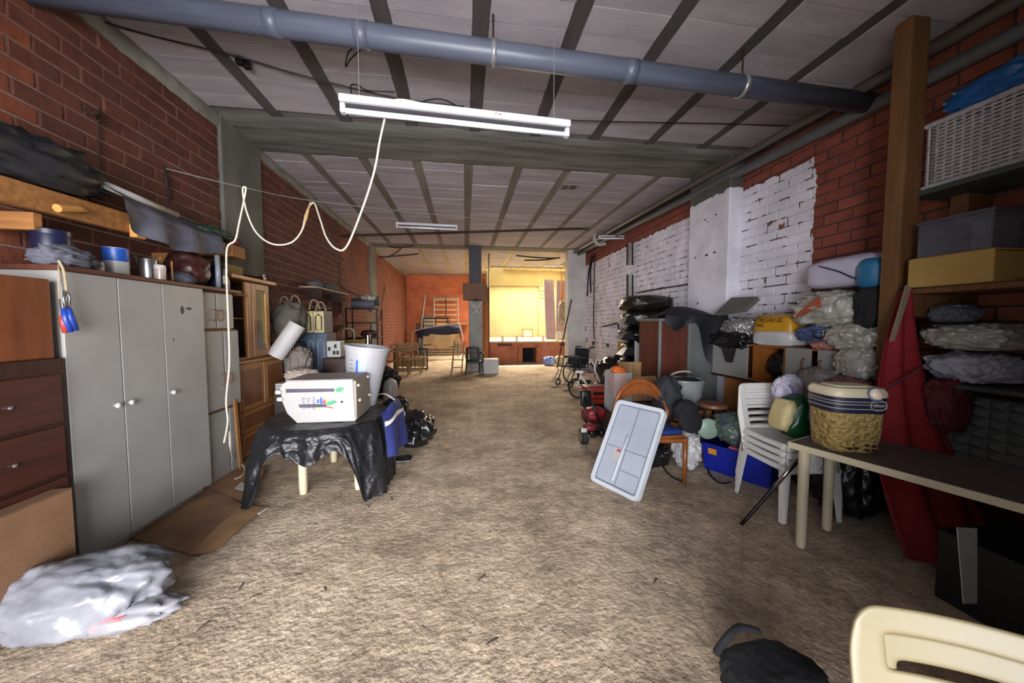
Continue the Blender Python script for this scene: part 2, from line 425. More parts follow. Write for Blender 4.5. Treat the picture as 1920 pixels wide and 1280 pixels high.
struct(MB().box((5.1, 11.5, -.1), (5.3, YY + .3, 5.0)).build('wall_side', side_m, base=False))
struct(MB().box((XR, 11.45, -.1), (5.3, 11.6, 5.0)).build('wall_inner', side_m, base=False))
well = MB().box((.95, 14.55, ZC + .01), (5.3, 14.8, 5.0)); well.box((.95, 14.8, ZC + .01), (1.1, YY + .3, 5.0))
struct(well.build('trim_1', yellow, base=False)); 

# ---- ceiling: ribs, concrete blocks, beams
conc_c = mat('ceiling concrete', '7c7878', .92, '5e5a5c', 2.0, 6, bump=.25, bscale=26, stretch=(.6, 5, 1))
block_m = mat('ceiling block', 'ada7ae', .92, '8c868e', 1.6, 7, bump=.3, bscale=30, rnd=.1, stretch=(1, 3.5, 1), contrast=.3)
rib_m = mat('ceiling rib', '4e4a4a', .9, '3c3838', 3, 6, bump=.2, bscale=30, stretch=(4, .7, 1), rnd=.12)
rib_mid = mat('middle ceiling rib', '7e776e', .9, '5a554e', 1.2, 6, bump=.2, bscale=30, stretch=(4, .7, 1), rnd=.15)  # for the middle bay, paler than the near ribs
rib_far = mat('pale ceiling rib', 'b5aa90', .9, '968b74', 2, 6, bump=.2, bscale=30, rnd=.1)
beam_m = mat('stained concrete beam', '7a7873', .92, '4a4945', 1.4, 8, bump=.4, bscale=26, stretch=(.8, 7, 1), contrast=.2)
ce = MB(); ce.box((XL - .2, YF - .2, ZC + .02), (5.3, 14.8, ZC + .25)); ce.box((XL - .2, 14.8, ZC + .02), (1.1, YB + .2, ZC + .25))
ceil = struct(ce.build('ceiling', conc_c, base=False))
bays = ((YF, 4.55, 0), (5.45, 11.0, -.07), (11.55, 14.8, -.07), (14.8, YB, -.07))
beams = ((4.55, 5.45), (11.0, 11.55))
RX = [-2.98, -2.195, -1.41, -.635, .146, .93, 1.72, 2.51, 3.3, 4.08]
bm_l = .25
bp = []
for k in range(4):
    rs = random.Random(k); j = lambda: rs.uniform(-.004, .004)
    q = MB(); q.frustum((-.32, -bm_l / 2 + .004, .32, bm_l / 2 - .004), (-.322, -bm_l / 2, .322, bm_l / 2), 0, .06)
    me = bpy.data.meshes.new('block'); me.from_pydata([(v.x + j(), v.y + j() * .6, v.z + (j() if v.z == 0 else 0)) for v in q.v], [], q.f); me.materials.append(block_m); bp.append(me)
rest = MB(); rs = random.Random(3); nb = 0
for (ya, yb, dx) in bays:
    for i in range(len(RX) - 1):
        xa, xb = RX[i] + dx + .068, RX[i + 1] + dx - .068
        xa, xb = max(xa, XL), min(xb, 5.1)
        if ya > 14.7 and xb > 1.1: continue
        y = ya + bm_l / 2; drop = rs.uniform(0, .006)
        while y < yb - .05:
            L_ = min(bm_l, yb - y + bm_l / 2); zz = ZC - .008 + drop + rs.uniform(-.004, .004)
            if (2.3 < y < 7.6) and nb < 300:
                o = bpy.data.objects.new('block', bp[rs.randrange(4)]); C.objects.link(o); o.parent = ceil
                o.location = ((xa + xb) / 2, y, zz); o.scale = ((xb - xa) / .644, 1, 1); nb += 1
            else:
                rest.frustum((xa, y - bm_l / 2 + .004, xb, y + bm_l / 2 - .004), (xa, y - bm_l / 2, xb, y + bm_l / 2), zz, zz + .05)
            y += bm_l
    for i, x in enumerate(RX[1:-1]):
        if ya > 14.7 and x > 1.1: continue
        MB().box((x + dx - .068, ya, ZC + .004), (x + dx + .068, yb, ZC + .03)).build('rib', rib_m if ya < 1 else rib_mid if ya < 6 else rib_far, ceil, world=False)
rest.build('block_rows', block_m, ceil, kind='stuff', world=False)
for ya, yb in beams:
    def fb(i, j): 
        x, y = XL + (5.1 - XL) * i, ya - .03 + (yb - ya + .06) * j
        y += (.035 * noise.noise(Vector((x * 4, 3 * j, 0))) + .02 * noise.noise(Vector((x * 15, 3 * j, 5)))) * (1 if j in (0, 1) else 0)
        return (x, y, ZC - .022 + .006 * noise.noise(Vector((x * 6, y * 9, 2))) + (.03 if j in (0, 1) else 0))
    MB().grid(fb, 160, 10).build('beam', beam_m, ceil, smooth=True, world=False)
# lip of the roof opening and its corrugated sheet
MB().box((1.1, 14.72, ZC - .06), (5.1, 14.8, ZC + .02)).build('opening_lip', mat('pale concrete', 'b3a88c', .9, '968b70', 3), ceil, world=False)
cg = MB(); cg.grid(lambda i, j: (1.9 + 3.2 * i, 16.35 + .75 * j, 4.16 + .035 * math.sin(i * 3.2 / .17 * 2 * math.pi) + .05 * j), 150, 2)
cg.build('roof_sheet', mat('yellowed corrugated sheet', 'dcc58c', .6, 'c7ac6e', 3, trans=0), ceil, smooth=True, world=False)

# middle column
col = MB().rbox((.13, 10.95, 0), (.55, 11.37, 2.75), .015)
colo = struct(col.build('column', mat('weathered grey column', '8f8c88', .85, '75726c', 3, bump=.2), base=False))
MB().rbox((.145, 10.965, 2.75), (.535, 11.355, ZC), .012).build('upper_shaft', mat('dark column concrete', '4a4a4e', .85, '3a3a3e', 3, bump=.2), colo, world=False)

# raised masonry bench across the far bay
terra = mat('dusty terracotta masonry', 'a86a50', .9, '7e4834', 2.5, 8, bump=.4, bscale=30)
be = MB(); 
be.box((.9, 13.1, 0), (2.18, 16.98, .8)); be.box((2.78, 13.1, 0), (5.08, 16.98, .8)); be.box((2.18, 13.7, 0), (2.78, 16.98, .8)); be.box((2.18, 13.1, .6), (2.78, 13.7, .8))
bench = be.build('masonry_bench', terra, base=True, label='low terracotta masonry bench with a dark opening under the bright cream wall', cat='bench')
MB().rbox((.85, 13.02, .8), (5.08, 16.98, .86), .01).build('bench_top', mat('pale dusty board', 'b3a27e', .85, '988764', 3), bench)
dk = mat('dark lining', '15100c', .95)
MB().box((2.19, 13.66, 0), (2.77, 13.69, .6)).build('dark_back', dk, bench)  # near-black sheet across the back of the opening
for x in (2.12, 2.84): MB().rbox((x - .09, 12.98, 0), (x + .09, 13.14, .66), .03).build('jamb', mat('orange masonry jamb', 'a0603e', .9, '7c4428', 3, bump=.3), bench)
for x, w in ((1.25, .55), (3.7, .5)):
    for k in range(6): MB().rbox((x + k * w / 6, 13.07, .67), (x + (k + .86) * w / 6, 13.1, .77), .008).build('brick', mat('dark glazed brick', '4a1d18', .7, '321210', 4), bench)
# ------------------------------------------------------------------ left side
XW = -2.33
knob_m = mat('pale knob', 'c9c6be', .35, 'aeaaa2', 6)
w = T('wardrobe', 'tall white three-door wardrobe with brown top rim by the left brick wall', 'wardrobe', (-2.58, 2.88, 0))
MB().box((-2.82, 2.36, .07), (XW - .022, 3.44, 1.86)).build('body', mat('wardrobe side', '9a9792', .5, '84817c', 3), w)
MB().rbox((-2.83, 2.33, 1.86), (XW + .012, 3.96, 1.89), .004).build('top_board', mat('brown rim', '5e3020', .5, '431f14', 4, stretch=(6, .6, 6)), w)
MB().box((-2.8, 2.38, 0), (XW - .06, 3.42, .075)).build('plinth', white_lam, w)
edges = [2.34, 2.672, 3.016, 3.44]
for i in range(3):
    d = MB().rbox((XW - .02, edges[i] + .003, .075), (XW, edges[i + 1] - .003, 1.857), .003, 1).build('door', white_lam, w)
    ky = (2.605, 2.70, 3.05)[i]
    MB().lathe([(.001, .034), (.016, .032), (.019, .022), (.012, .012), (.008, 0)], 14, TR(XW, ky, 1.0, ry=R_(90))).build('knob', knob_m, d, smooth=True)
    if i == 2:
        sm = mat('grey smudge', '4a4744', .8)
        for (yy, zz, a, b_) in ((3.2, 1.66, .02, .035), (3.27, 1.675, .03, .012), (3.1, 1.42, .006, .014)):
            MB().lathe([(.001, .0006), (1, .0004), (1, 0)], 12, TR(XW, yy, zz, ry=R_(90)) @ Matrix.Diagonal((b_, a, 1, 1))).build('smudge', sm, d)

# dark dresser at the very edge and the carton in front of it
d = T('dresser', 'dark wooden dresser with drawers squeezed beside the white wardrobe', 'dresser', (-2.58, 2.05, 0))
MB().rbox((-2.82, 1.78, 0), (-2.32, 2.325, 1.35), .006).build('body', dark_wood, d)
MB().rbox((-2.82, 1.8, 1.35), (-2.34, 2.3, 1.8), .006).build('hutch', mat('orange brown wood', '7c4422', .45, '5a2c14', 3, stretch=(6, 6, .7)), d)
for k in range(4):
    q = MB().rbox((-2.325, 1.82, .08 + k * .3), (-2.305, 2.29, .36 + k * .3), .006).build('drawer', mat('dresser drawer', '4a241a', .4, '30140e', 3, stretch=(1, .6, 8)), d)
    MB().lathe([(.006, 0), (.012, .012), (.001, .02)], 10, TR(-2.305, 2.05, .22 + k * .3, ry=R_(90))).build('knob', steel, q)
bx = T('cardboard_box', 'small cardboard box on the floor in front of the dark dresser', 'box', (-2.2, 2.06, 0))
MB().rbox((-2.3, 1.8, 0), (-2.2, 2.2, .62), .004).build('carton', cardboard, bx)
MB().quad([(-2.3, 1.8, .622), (-2.2, 1.8, .626), (-2.2, 2.2, .626), (-2.3, 2.2, .622)], .004).build('flap', cardboard, bx)
# tools hanging at the dresser
tl = T('hanging_pliers', 'blue-handled pliers hanging on a beige strap beside the wardrobe', 'pliers', P(128, 615, x=-2.26))
blue_grip = mat('blue grip', '1f3f9a', .4, '16307c', 8)
MB().tube([P(120, 578, x=-2.26), P(124, 600, x=-2.26), P(132, 622, x=-2.26)], [.012, .018, .014], 8).build('grip', blue_grip, tl, smooth=True)
MB().tube([P(128, 578, x=-2.25), P(133, 598, x=-2.25), P(142, 619, x=-2.25)], [.012, .018, .014], 8).build('grip', blue_grip, tl, smooth=True)
MB().tube([P(122, 545, x=-2.26), P(119, 560, x=-2.26), P(124, 580, x=-2.26)], .007, 6).build('jaw', steel, tl, smooth=True)
MB().tube([P(124, 545, x=-2.26), P(131, 558, x=-2.26), P(128, 580, x=-2.26)], .007, 6).build('jaw', steel, tl, smooth=True)
st = MB().tube(bez([P(109, 488, x=-2.27), P(118, 505, x=-2.25), P(122, 530, x=-2.25), P(124, 548, x=-2.26)]), .008, 6, flat=.4).build('beige_strap', mat('webbing', '9a8a70', .9, '80705a', 20), None, smooth=True, label='beige webbing strap holding the hanging tools', cat='strap')
rp = T('red_screwdriver', 'red-handled tool hanging left of the blue pliers', 'tool', P(120, 622, x=-2.27))
MB().tube(bez([P(111, 560, x=-2.27), P(112, 520, x=-2.27), P(110, 500, x=-2.29), P(112, 492, x=-2.36)], 4), .004, 6).build('string', mat('webbing', '9a8a70'), rp, True)
MB().tube([P(116, 592, x=-2.27), P(119, 605, x=-2.27), P(123, 624, x=-2.27)], [.012, .015, .012], 8).build('handle', mat('red grip', 'a03a34', .4), rp, smooth=True)
MB().tube([P(111, 560, x=-2.27), P(116, 592, x=-2.27)], .005, 6).build('shaft', steel, rp)

# white kitchen units with brown frames stacked to a column
def kit_unit(label, x, y0, y1, z0, z1, splits, handles=True, depth=.42):
    k = T('kitchen_unit', label, 'cabinet', ((2 * x - depth) / 2, (y0 + y1) / 2, z0), group='white kitchen units stacked beside the wardrobe')
    MB().box((x - depth, y0, z0), (x - .02, y1, z1)).build('body', brown_wood, k)
    n = len(splits) - 1
    for i in range(n):
        a, b = y0 + (y1 - y0) * splits[i] + .012, y0 + (y1 - y0) * splits[i + 1] - .012
        dd = MB().rbox((x - .02, a, z0 + .012), (x, b, z1 - .012), .003, 1).build('door', white_lam, k)
        if handles:
            yy = b - .03 if i == 0 else a + .03; zz = z0 + (z1 - z0) * .38
            MB().tube(bez([(x, yy, zz - .05), (x + .025, yy, zz - .04), (x + .025, yy, zz + .04), (x, yy, zz + .05)], 4), .006, 6).build('handle', brown_wood, dd, smooth=True)
    return k
kit_unit('upper white two-door kitchen unit with brown edges next to the wardrobe', -2.4, 3.47, 3.96, 1.49, 1.858, (0, .48, 1))
kit_unit('middle white two-door kitchen unit with brown edges next to the wardrobe', -2.38, 3.47, 3.99, .70, 1.485, (0, .55, 1))
kit_unit('lower white kitchen unit standing on the floor next to the wardrobe', -2.39, 3.47, 3.93, 0, .695, (0, .72, 1), False)
MB().quad([(-2.36, 3.86, 0), (-2.36, 3.9, 0), (-2.39, 3.9, .76), (-2.39, 3.86, .76)], -.02).build('wooden_plank', raw_wood, label='narrow orange wooden plank leaning on the lower white unit', cat='plank')

# oak display cabinet on an oak sideboard
oc = T('display_cabinet', 'oak display cabinet with a glazed door standing on the sideboard', 'cabinet', (-2.66, 4.45, 1.13))
MB().box((-2.83, 4.1, 1.13), (-2.8, 4.82, 2.04)).build('back_panel', dark_wood, oc)
for y in (4.1, 4.79): MB().box((-2.83, y, 1.13), (-2.53, y + .03, 2.04)).build('side_panel', oak, oc)
MB().box((-2.83, 4.1, 1.13), (-2.52, 4.82, 1.16)).build('base_board', oak, oc)
MB().box((-2.83, 4.13, 1.6), (-2.56, 4.79, 1.615)).build('shelf', oak, oc)
MB().rbox((-2.84, 4.06, 2.04), (-2.45, 4.9, 2.085), .008).build('cornice', oak, oc)
MB().rbox((-2.54, 4.36, 1.14), (-2.5, 4.45, 2.03), .008).build('stile', oak, oc)
gd = MB(); 
for (a, b) in (((4.47, 1.15), (4.54, 2.03)), ((4.74, 1.15), (4.81, 2.03)), ((4.54, 1.15), (4.74, 1.23)), ((4.54, 1.95), (4.74, 2.03))): gd.rbox((-2.53, a[0], a[1]), (-2.5, b[0], b[1]), .006)
gdo = gd.build('glazed_door', oak, oc)
MB().box((-2.52, 4.53, 1.22), (-2.515, 4.75, 1.96)).build('pane', mat('dusty glass', '8f8a74', .15, '7c775f', 3, alpha=.45), gdo)
MB().box((-2.512, 4.72, 1.3), (-2.5, 4.73, 1.92)).build('brass_strip', mat('brass', 'c9a050', .3, metal=.8), gdo)
MB().rbox((-2.8, 4.2, 1.615), (-2.6, 4.33, 1.82), .02).build('dark_radio', black_metal, None, label='black box on the shelf inside the oak display cabinet', cat='box')
MB().quad([(-2.8, 4.12, 1.86), (-2.48, 4.12, 1.88), (-2.48, 4.34, 1.88), (-2.8, 4.34, 1.86)], .02).build('wood_offcut', raw_wood, label='pale wooden board end poking out of the oak display cabinet', cat='board')
sbd = T('sideboard', 'oak sideboard with panel doors and drawers below the display cabinet', 'sideboard', (-2.64, 4.53, 0))
MB().rbox((-2.8, 4.06, .03), (-2.47, 5.0, 1.1), .006).build('body', oak, sbd)
MB().rbox((-2.81, 4.04, 1.095), (-2.44, 5.02, 1.128), .008).build('top', oak, sbd)
MB().box((-2.8, 4.1, 0), (-2.52, 4.96, .04)).build('plinth', dark_wood, sbd)
for (ya, yb) in ((4.08, 4.53), (4.55, 4.98)):
    dd = MB().rbox((-2.47, ya, .57), (-2.45, yb, 1.08), .004).build('door', oak, sbd)
    MB().rbox((-2.452, ya + .05, .62), (-2.444, yb - .05, 1.03), .004).build('door_panel', brown_wood, dd)
    MB().lathe([(.005, 0), (.01, .012), (.001, .018)], 10, TR(-2.45, (4.5 if ya < 4.3 else 4.6), .86, ry=R_(90))).build('knob', mat('brass', 'c9a050'), dd)
for k in range(2):
    dd = MB().rbox((-2.47, 4.08, .06 + k * .25), (-2.45, 4.98, .3 + k * .25), .004).build('drawer', oak, sbd)
    MB().rbox((-2.452, 4.13, .1 + k * .25), (-2.445, 4.93, .26 + k * .25), .004).build('drawer_panel', brown_wood, dd)

# ---- things standing on the wardrobe
ZT = 1.891
def can(name, label, cat, x, y, r, h, m, seg=24, z=ZT, lidm=None, band=None):
    t = T(name, label, cat, (x, y, z))
    MB().lathe([(r * .96, z), (r, z + .01), (r, z + h - .008), (r * .97, z + h)], seg, TR(x, y, 0)).build('body', m, t, smooth=True, ang=40)
    if lidm: MB().lathe([(r * 1.03, z + h - .02), (r * 1.03, z + h + .006), (r * .9, z + h + .012), (.001, z + h + .01)], seg, TR(x, y, 0)).build('lid', lidm, t, smooth=True, ang=40)
    if band: MB().lathe([(r + .001, z + band[0] * h), (r + .0025, z + band[0] * h + .003), (r + .0025, z + band[1] * h), (r + .001, z + band[1] * h)], seg, TR(x, y, 0), cap=False).build('label_band', band[2], t, smooth=True, ang=40)
    return t
navy = mat('navy plastic', '1a1c3a', .35, '10122a', 6)
can('plastic_tub', 'dark navy plastic tub on the wardrobe beside the crumpled cloth', 'tub', -2.52, 2.5, .08, .22, navy, lidm=navy)
MB().blob((-2.42, 2.46, ZT + .05), (.1, .15, .07), 3, .3, 3, .9, flat=.25, crease=.2).build('crumpled_cloth', grey_cloth, None, True, label='crumpled dark grey cloth hanging over the wardrobe edge', cat='cloth')
can('white_bowl', 'small white bowl between the navy tub and the blue tin', 'bowl', -2.46, 2.66, .055, .07, white_plastic)
can('paint_tin', 'blue and white paint tin standing on the wardrobe', 'tin', -2.5, 2.87, .065, .2, white_plastic, band=(.52, .98, mat('blue label', '1c4fa8', .4, '163f88', 5)))
jar = can('steel_jar', 'shiny metal tin holding brushes on the wardrobe', 'jar', -2.5, 3.12, .055, .17, steel)
MB().tube([(-2.5, 3.16, ZT + .02), (-2.47, 3.2, ZT + .2)], .007, 6).build('brush_handle', raw_wood, jar)
MB().tube([(-2.52, 3.1, ZT + .02), (-2.55, 3.08, ZT + .19)], .008, 6).build('brush_handle', steel, jar)
can('glass_jar', 'small pinkish glass jar in front of the metal tin', 'jar', -2.4, 3.1, .035, .11, mat('pinkish glass', 'b09a94', .2, '8e7a74', 8), lidm=white_plastic)
MB().tube([(-2.39, 3.2, ZT), (-2.39, 3.2, ZT + .17)], .006, 6).build('wooden_stick', raw_wood, label='thin wooden stick upright beside the glass jar', cat='stick')
MB().blob((-2.5, 3.42, ZT + .05), (.1, .12, .06), 5, .2, 2, .9, flat=.2).build('cloth_bundle', grey_cloth, None, True, label='low grey cloth bundle lying on the wardrobe', cat='bundle')
MB().blob((-2.56, 3.6, ZT + .16), (.16, .14, .17), 6, .15, 2, .9, flat=.1).build('dark_red_bag', mat('dark red film', '42201f', .4, '2a1212', 5, bump=.3), None, True, label='dark red plastic bag behind the grey tube', cat='bag')
MB().lathe([(.022, ZT), (.022, ZT + .33)], 14, TR(-2.42, 3.78, 0)).build('grey_pipe', mat('grey pvc', '7f858c', .4, '6d737a', 6), None, True, label='short grey plastic pipe standing upright on the white units', cat='pipe')
jg = T('water_jug', 'dark blue plastic jug beside the upright grey pipe', 'jug', (-2.5, 3.88, ZT))
MB().rbox((-2.58, 3.82, ZT), (-2.42, 3.94, ZT + .24), .03, 3).build('body', navy, jg, True)
MB().lathe([(.03, ZT + .23), (.03, ZT + .28), (.001, ZT + .285)], 12, TR(-2.5, 3.88, 0)).build('cap', black_metal, jg)
MB().box((-2.418, 3.84, ZT + .06), (-2.415, 3.92, ZT + .14)).build('paper_label', white_plastic, jg)
hm = T('dark_dish', 'dark oval dish with a white card on the display cabinet', 'dish', (-2.56, 4.68, 2.086))
MB().lathe([(.05, 2.086), (.15, 2.12), (.16, 2.135), (.14, 2.13), (.05, 2.1)], 24, TR(-2.58, 4.7, 0)).build('bowl', dark_wood, hm, True)
MB().quad([(-2.44, 4.6, 2.09), (-2.44, 4.66, 2.09), (-2.45, 4.66, 2.15), (-2.45, 4.6, 2.15)], .003).build('card', white_plastic, hm)
MB().rbox((-2.75, 4.12, 2.086), (-2.55, 4.4, 2.2), .01).build('yellow_box', mat('mustard card', '8f7430', .7, '70581f', 5), None, label='mustard yellow box on top of the oak display cabinet', cat='box')

# ---- high timber shelf with tarpaulin
sh = T('timber_shelf', 'rough timber beam shelf high on the left brick wall', 'shelf', (-2.6, 3.2, 2.2))
MB().quad([(-2.5, 1.6, 2.2), (-2.5, 4.05, 2.26), (-2.5, 4.05, 2.4), (-2.5, 1.6, 2.34)], .05).build('front_beam', raw_wood, sh)
MB().quad([(-2.85, 1.6, 2.35), (-2.5, 1.6, 2.34), (-2.5, 4.05, 2.4), (-2.85, 4.05, 2.41)], .02).build('top_plank', raw_wood, sh)
MB().rbox((-2.84, 4.08, 2.27), (-2.46, 4.3, 2.4), .01).build('end_block', raw_wood, sh)
MB().rbox((-2.5, 2.98, 2.2), (-2.45, 3.06, 2.3), .006).build('block', mat('fresh timber', 'c08a4a', .7, 'a87236', 4), sh)
MB().tube([P(107, 390, x=-2.46), P(150, 392, x=-2.47), P(166, 396, x=-2.47)], [.025, .02, .004], 8).build('batten_end', mat('fresh timber', 'c08a4a'), sh)
for y in (2.4, 3.6):
    MB().box((-2.85, y, 2.1), (-2.5, y + .04, 2.2)).build('bracket', raw_wood, sh)
tp = MB()
tp.blob((-2.58, 2.35, 2.5), (.2, .5, .16), 11, .3, 3, .9, flat=.2, crease=.18)
tp.build('dark_tarpaulin', mat('dark tarpaulin', '26262b', .5, '17171b', 5, bump=.4, bscale=16), None, True, label='bunched dark tarpaulin lying on the timber shelf', cat='tarpaulin')
def tarp(i, j):
    y = 2.75 + 1.0 * i; z = 2.62 - .1 * i - (.38 + .1 * math.sin(3 * i)) * j * (1 - .35 * i)
    x = -2.6 + .2 * min(1, j * 2.2) + .03 * math.sin(i * 19 + j * 3) * j + .02 * noise.noise(Vector((i * 6, j * 5, 1)))
    return (x, y + .12 * j, z)
MB().grid(tarp, 40, 20).build('grey_tarpaulin', mat('grey tarpaulin', '55545e', .6, '3e3d47', 6, bump=.4, bscale=20), None, True, label='grey tarpaulin hanging down over the timber shelf', cat='tarpaulin')
MB().tube([P(192, 345, x=-2.5), P(331, 403, x=-2.5)], .028, 12).build('white_tube', white_plastic, None, True, label='long white tube lying along the timber shelf', cat='tube')
MB().blob((-2.6, 3.95, 2.47), (.16, .3, .06), 14, .25, 3, .9, flat=.2, crease=.12).build('green_sack', mat('dark green film', '23392e', .5, '15241c', 5, bump=.3), None, True, label='dark green sack on the far end of the timber shelf', cat='sack')
MB().blob((-2.55, 4.2, 2.45), (.08, .08, .05), 15, .2, 3, .9, flat=.1).build('red_rag', mat('dull red rag', '6b3030', .9, '4a1e1e', 9), None, True, label='dull red rag at the end of the timber shelf', cat='rag')

# ---- cardboard sheets and litter on the floor
def sheet(name, label, pts, h, m, rot=0, seed=0):
    p = [Vector((q[0], q[1], 0)) for q in pts]
    def fn(i, j):
        q = (p[0] * (1 - i) + p[1] * i) * (1 - j) + (p[3] * (1 - i) + p[2] * i) * j
        return (q.x, q.y, h + .012 + .008 * noise.noise(Vector((q.x * 5 + seed, q.y * 5, 0))))
    mb = MB().grid(fn, 16, 16); top = [Vector(v) for v in mb.v]; n = len(top)
    mb.add([(v.x, v.y, v.z - .005) for v in top], [f[::-1] for f in [list(g) for g in mb.f]])
    return mb.build(name, m, None, False, label=label, cat='cardboard')
sheet('cardboard_sheet', 'large flattened cardboard sheet on the floor before the wardrobe', [P(240, 1010, z=0), P(372, 1046, z=0), P(470, 960, z=0), P(385, 905, z=0)], .004, cardboard)
sheet('cardboard_sheet', 'narrow flattened cardboard strip along the edge of the bigger sheet', [P(350, 1046, z=0), P(400, 1040, z=0), P(500, 955, z=0), P(455, 950, z=0)], .011, mat('pale cardboard', 'a5805a', .85, '8d6a48', 5), seed=3)
sheet('cardboard_sheet', 'cardboard piece under the black plastic near the sideboard', [P(385, 915, z=0), P(470, 955, z=0), P(500, 880, z=0), P(440, 878, z=0)], .02, cardboard, seed=5)
MB().quad([P(440, 915, z=.045), P(465, 922, z=.045), P(470, 908, z=.045), P(452, 903, z=.045)], .003).build('paper_sheet', white_plastic, None, label='small sheet of paper lying on the cardboard', cat='paper')
MB().tube([P(485, 963, z=.03), P(500, 953, z=.03)], .008, 8).build('plastic_strip', white_plastic, None, label='short white plastic strip on the cardboard edge', cat='strip')
bg = T('shopping_bag', 'translucent white shopping bag slumped on the floor at the wardrobe foot', 'bag', (-1.95, 2.05, 0))
MB().blob((-2.0, 2.04, .13), (.36, .22, .17), 21, .22, 2.0, .85, sub=5, flat=.22, crease=.07).build('film', mat('white carrier film', '8c8c92', .35, '606066', 4, bump=.4, bscale=12), bg, True)
MB().blob((-1.86, 1.97, .05), (.34, .13, .06), 22, .25, 2.5, .9, sub=4, flat=.2, crease=.1).build('lower_fold', mat('pale bag film', '8e8c90', .3, '727074', 4, bump=.3, bscale=12), bg, True)
MB().blob((-1.79, 1.885, .06), (.11, .04, .035), 23, .2, 2.5, .9, sub=3).build('pink_content', mat('pink print', 'd4696c', .5, 'cfa0a0', 6), bg, True)
MB().blob((-1.86, 1.92, .12), (.16, .03, .025), 24, .3, 3, .9, sub=3, M=TR()).build('dark_content', black_cloth, bg, True)
rs = random.Random(12)
leaf_m = mat('dry leaf litter', '3a3028', .9, '2a221c', 12)
for k, (u, v) in enumerate(((455, 1100), (610, 1105), (560, 1080), (385, 1175), (690, 950), (735, 935), (1230, 1090), (905, 1085), (925, 1205), (480, 1120))):
    p = P(u, v, z=.006); a = rs.uniform(0, 3.1); l = rs.uniform(.015, .04)
    MB().tube(bez([(p.x - l * math.cos(a), p.y - l * math.sin(a), .01), (p.x, p.y, .022), (p.x + l * math.cos(a + .5), p.y + l * math.sin(a + .5), .012)], 4), [.002] + [.006] * 7 + [.002], 6, flat=.4).build('floor_litter', leaf_m, None, True, label='dark scrap of dry litter on the open floor', cat='litter', group='scraps of litter on the open floor')

# ---- covered table with its load
tz = .66
tb = T('round_table', 'round table on cream legs wrapped in black plastic', 'table', (-1.3, 3.5, 0))
MB().lathe([(.001, tz - .03), (.5, tz - .03), (.51, tz - .015), (.5, tz - .004), (.001, tz - .004)], 40, TR(-1.3, 3.5, 0)).build('table_top', cream_plastic, tb)
for (x, y) in ((-1.47, 3.27), (-1.47, 4.0), (-1.0, 3.3), (-1.02, 3.85)):
    MB().lathe([(.03, 0), (.035, .05), (.038, tz - .03)], 16, TR(x, y, 0)).build('leg', cream_plastic, tb, True, ang=40)
def drape(i, j):
    a = 2 * math.pi * i; cx, cy = -1.3, 3.5
    def lobe(c, w): return math.exp(-((math.atan2(math.sin(a - c), math.cos(a - c))) / w) ** 2)
    drop = .2 + .06 * math.sin(a * 7) + .62 * lobe(R_(215), .30) + .62 * lobe(R_(322), .26) + .5 * lobe(R_(0), .55) + .3 * lobe(R_(120), .9)
    drop = min(drop, .655)
    fold = math.sin(a * 17 + 2 * math.sin(a * 3)) * .016 +   .02 * (.5 - abs(noise.noise(Vector((math.cos(a) * 7, math.sin(a) * 7, j * 4))))) * 2 + .012 * (.5 - abs(noise.noise(Vector((math.cos(a) * 19, math.sin(a) * 19, j * 9)))))
    if j <= .4:
        r = .52 * (j / .4); z = tz + .008 + .007 * noise.noise(Vector((r * math.cos(a) * 9, r * math.sin(a) * 9, 2)))
    else:
        t = (j - .4) / .6; flare = .16 * lobe(R_(215), .4) + .1 * lobe(R_(322), .4)
        r = .52 + .03 * min(1, t * 6) + fold * min(1, t * 3) + flare * t; z = tz + .006 - .02 * min(1, t * 5) - drop * t ** 1.15
    return (cx + r * math.cos(a), cy + r * math.sin(a), max(z, .006 + .01 * abs(math.sin(a * 30))))
MB().grid(drape, 300, 60, closed=True).build('plastic_sheet', black_plastic, None, True, label='black plastic sheet draped over the round table down to the floor', cat='plastic sheet')
# white case with brush strokes
cy0 = 3.2; cs = T('white_case', 'white plastic case with coloured lettering lying on the plastic-covered table', 'case', (-1.24, 3.42, tz + .012))
zb, zt = tz + .012, 1.045
prof = [(-1.6, zt - .06), (-1.575, zt - .02), (-1.54, zt), (-1.0, zt), (-.985, zb), (-1.47, zb), (-1.55, zb + .09), (-1.585, zb + .19)]
MB().prism(prof[::-1], 'y', cy0, cy0 + .46).build('shell', mat('white abs', 'a09c99', .4, '918d8a', 3, bump=.03), cs)
lidf = MB().prism([(-1.56, zt), (-1.0, zt), (-1.0, zt + .006), (-1.56, zt + .006)], 'y', cy0 + .01, cy0 + .45).build('grey_top', mat('grey case top', '9b928c', .7, '847b75', 3), cs)  # grey sheet laid over the top of the white shell
MB().box((-.998, cy0 + .012, zb + .01), (-.975, cy0 + .45, zt - .01)).build('end_panel', mat('dull beige side', '8f8377', .6, '7c7065', 3), cs)
purple = mat('dark purple paint', '3c3244', .5, '2c2434', 8); green_p = mat('green paint', '2c8a56', .45, '237548', 8)
def FP(u, v, d=.004): 
    p = P(u, v, y=cy0); return Vector((p.x, cy0 - d, p.z))
def flatpoly(name, pts, m, d=.002):
    p = [FP(u, v, 0) for u, v in pts]
    MB().prism([(q.x, q.z) for q in p][::-1], 'y', cy0 - d, cy0 + .0).build(name, m, cs)
flatpoly('brush_stroke', [(536, 729), (627, 728), (627, 734), (536, 736)], purple)
flatpoly('brush_stroke', [(560, 758), (612, 757), (612, 763), (562, 764)], purple, .004)
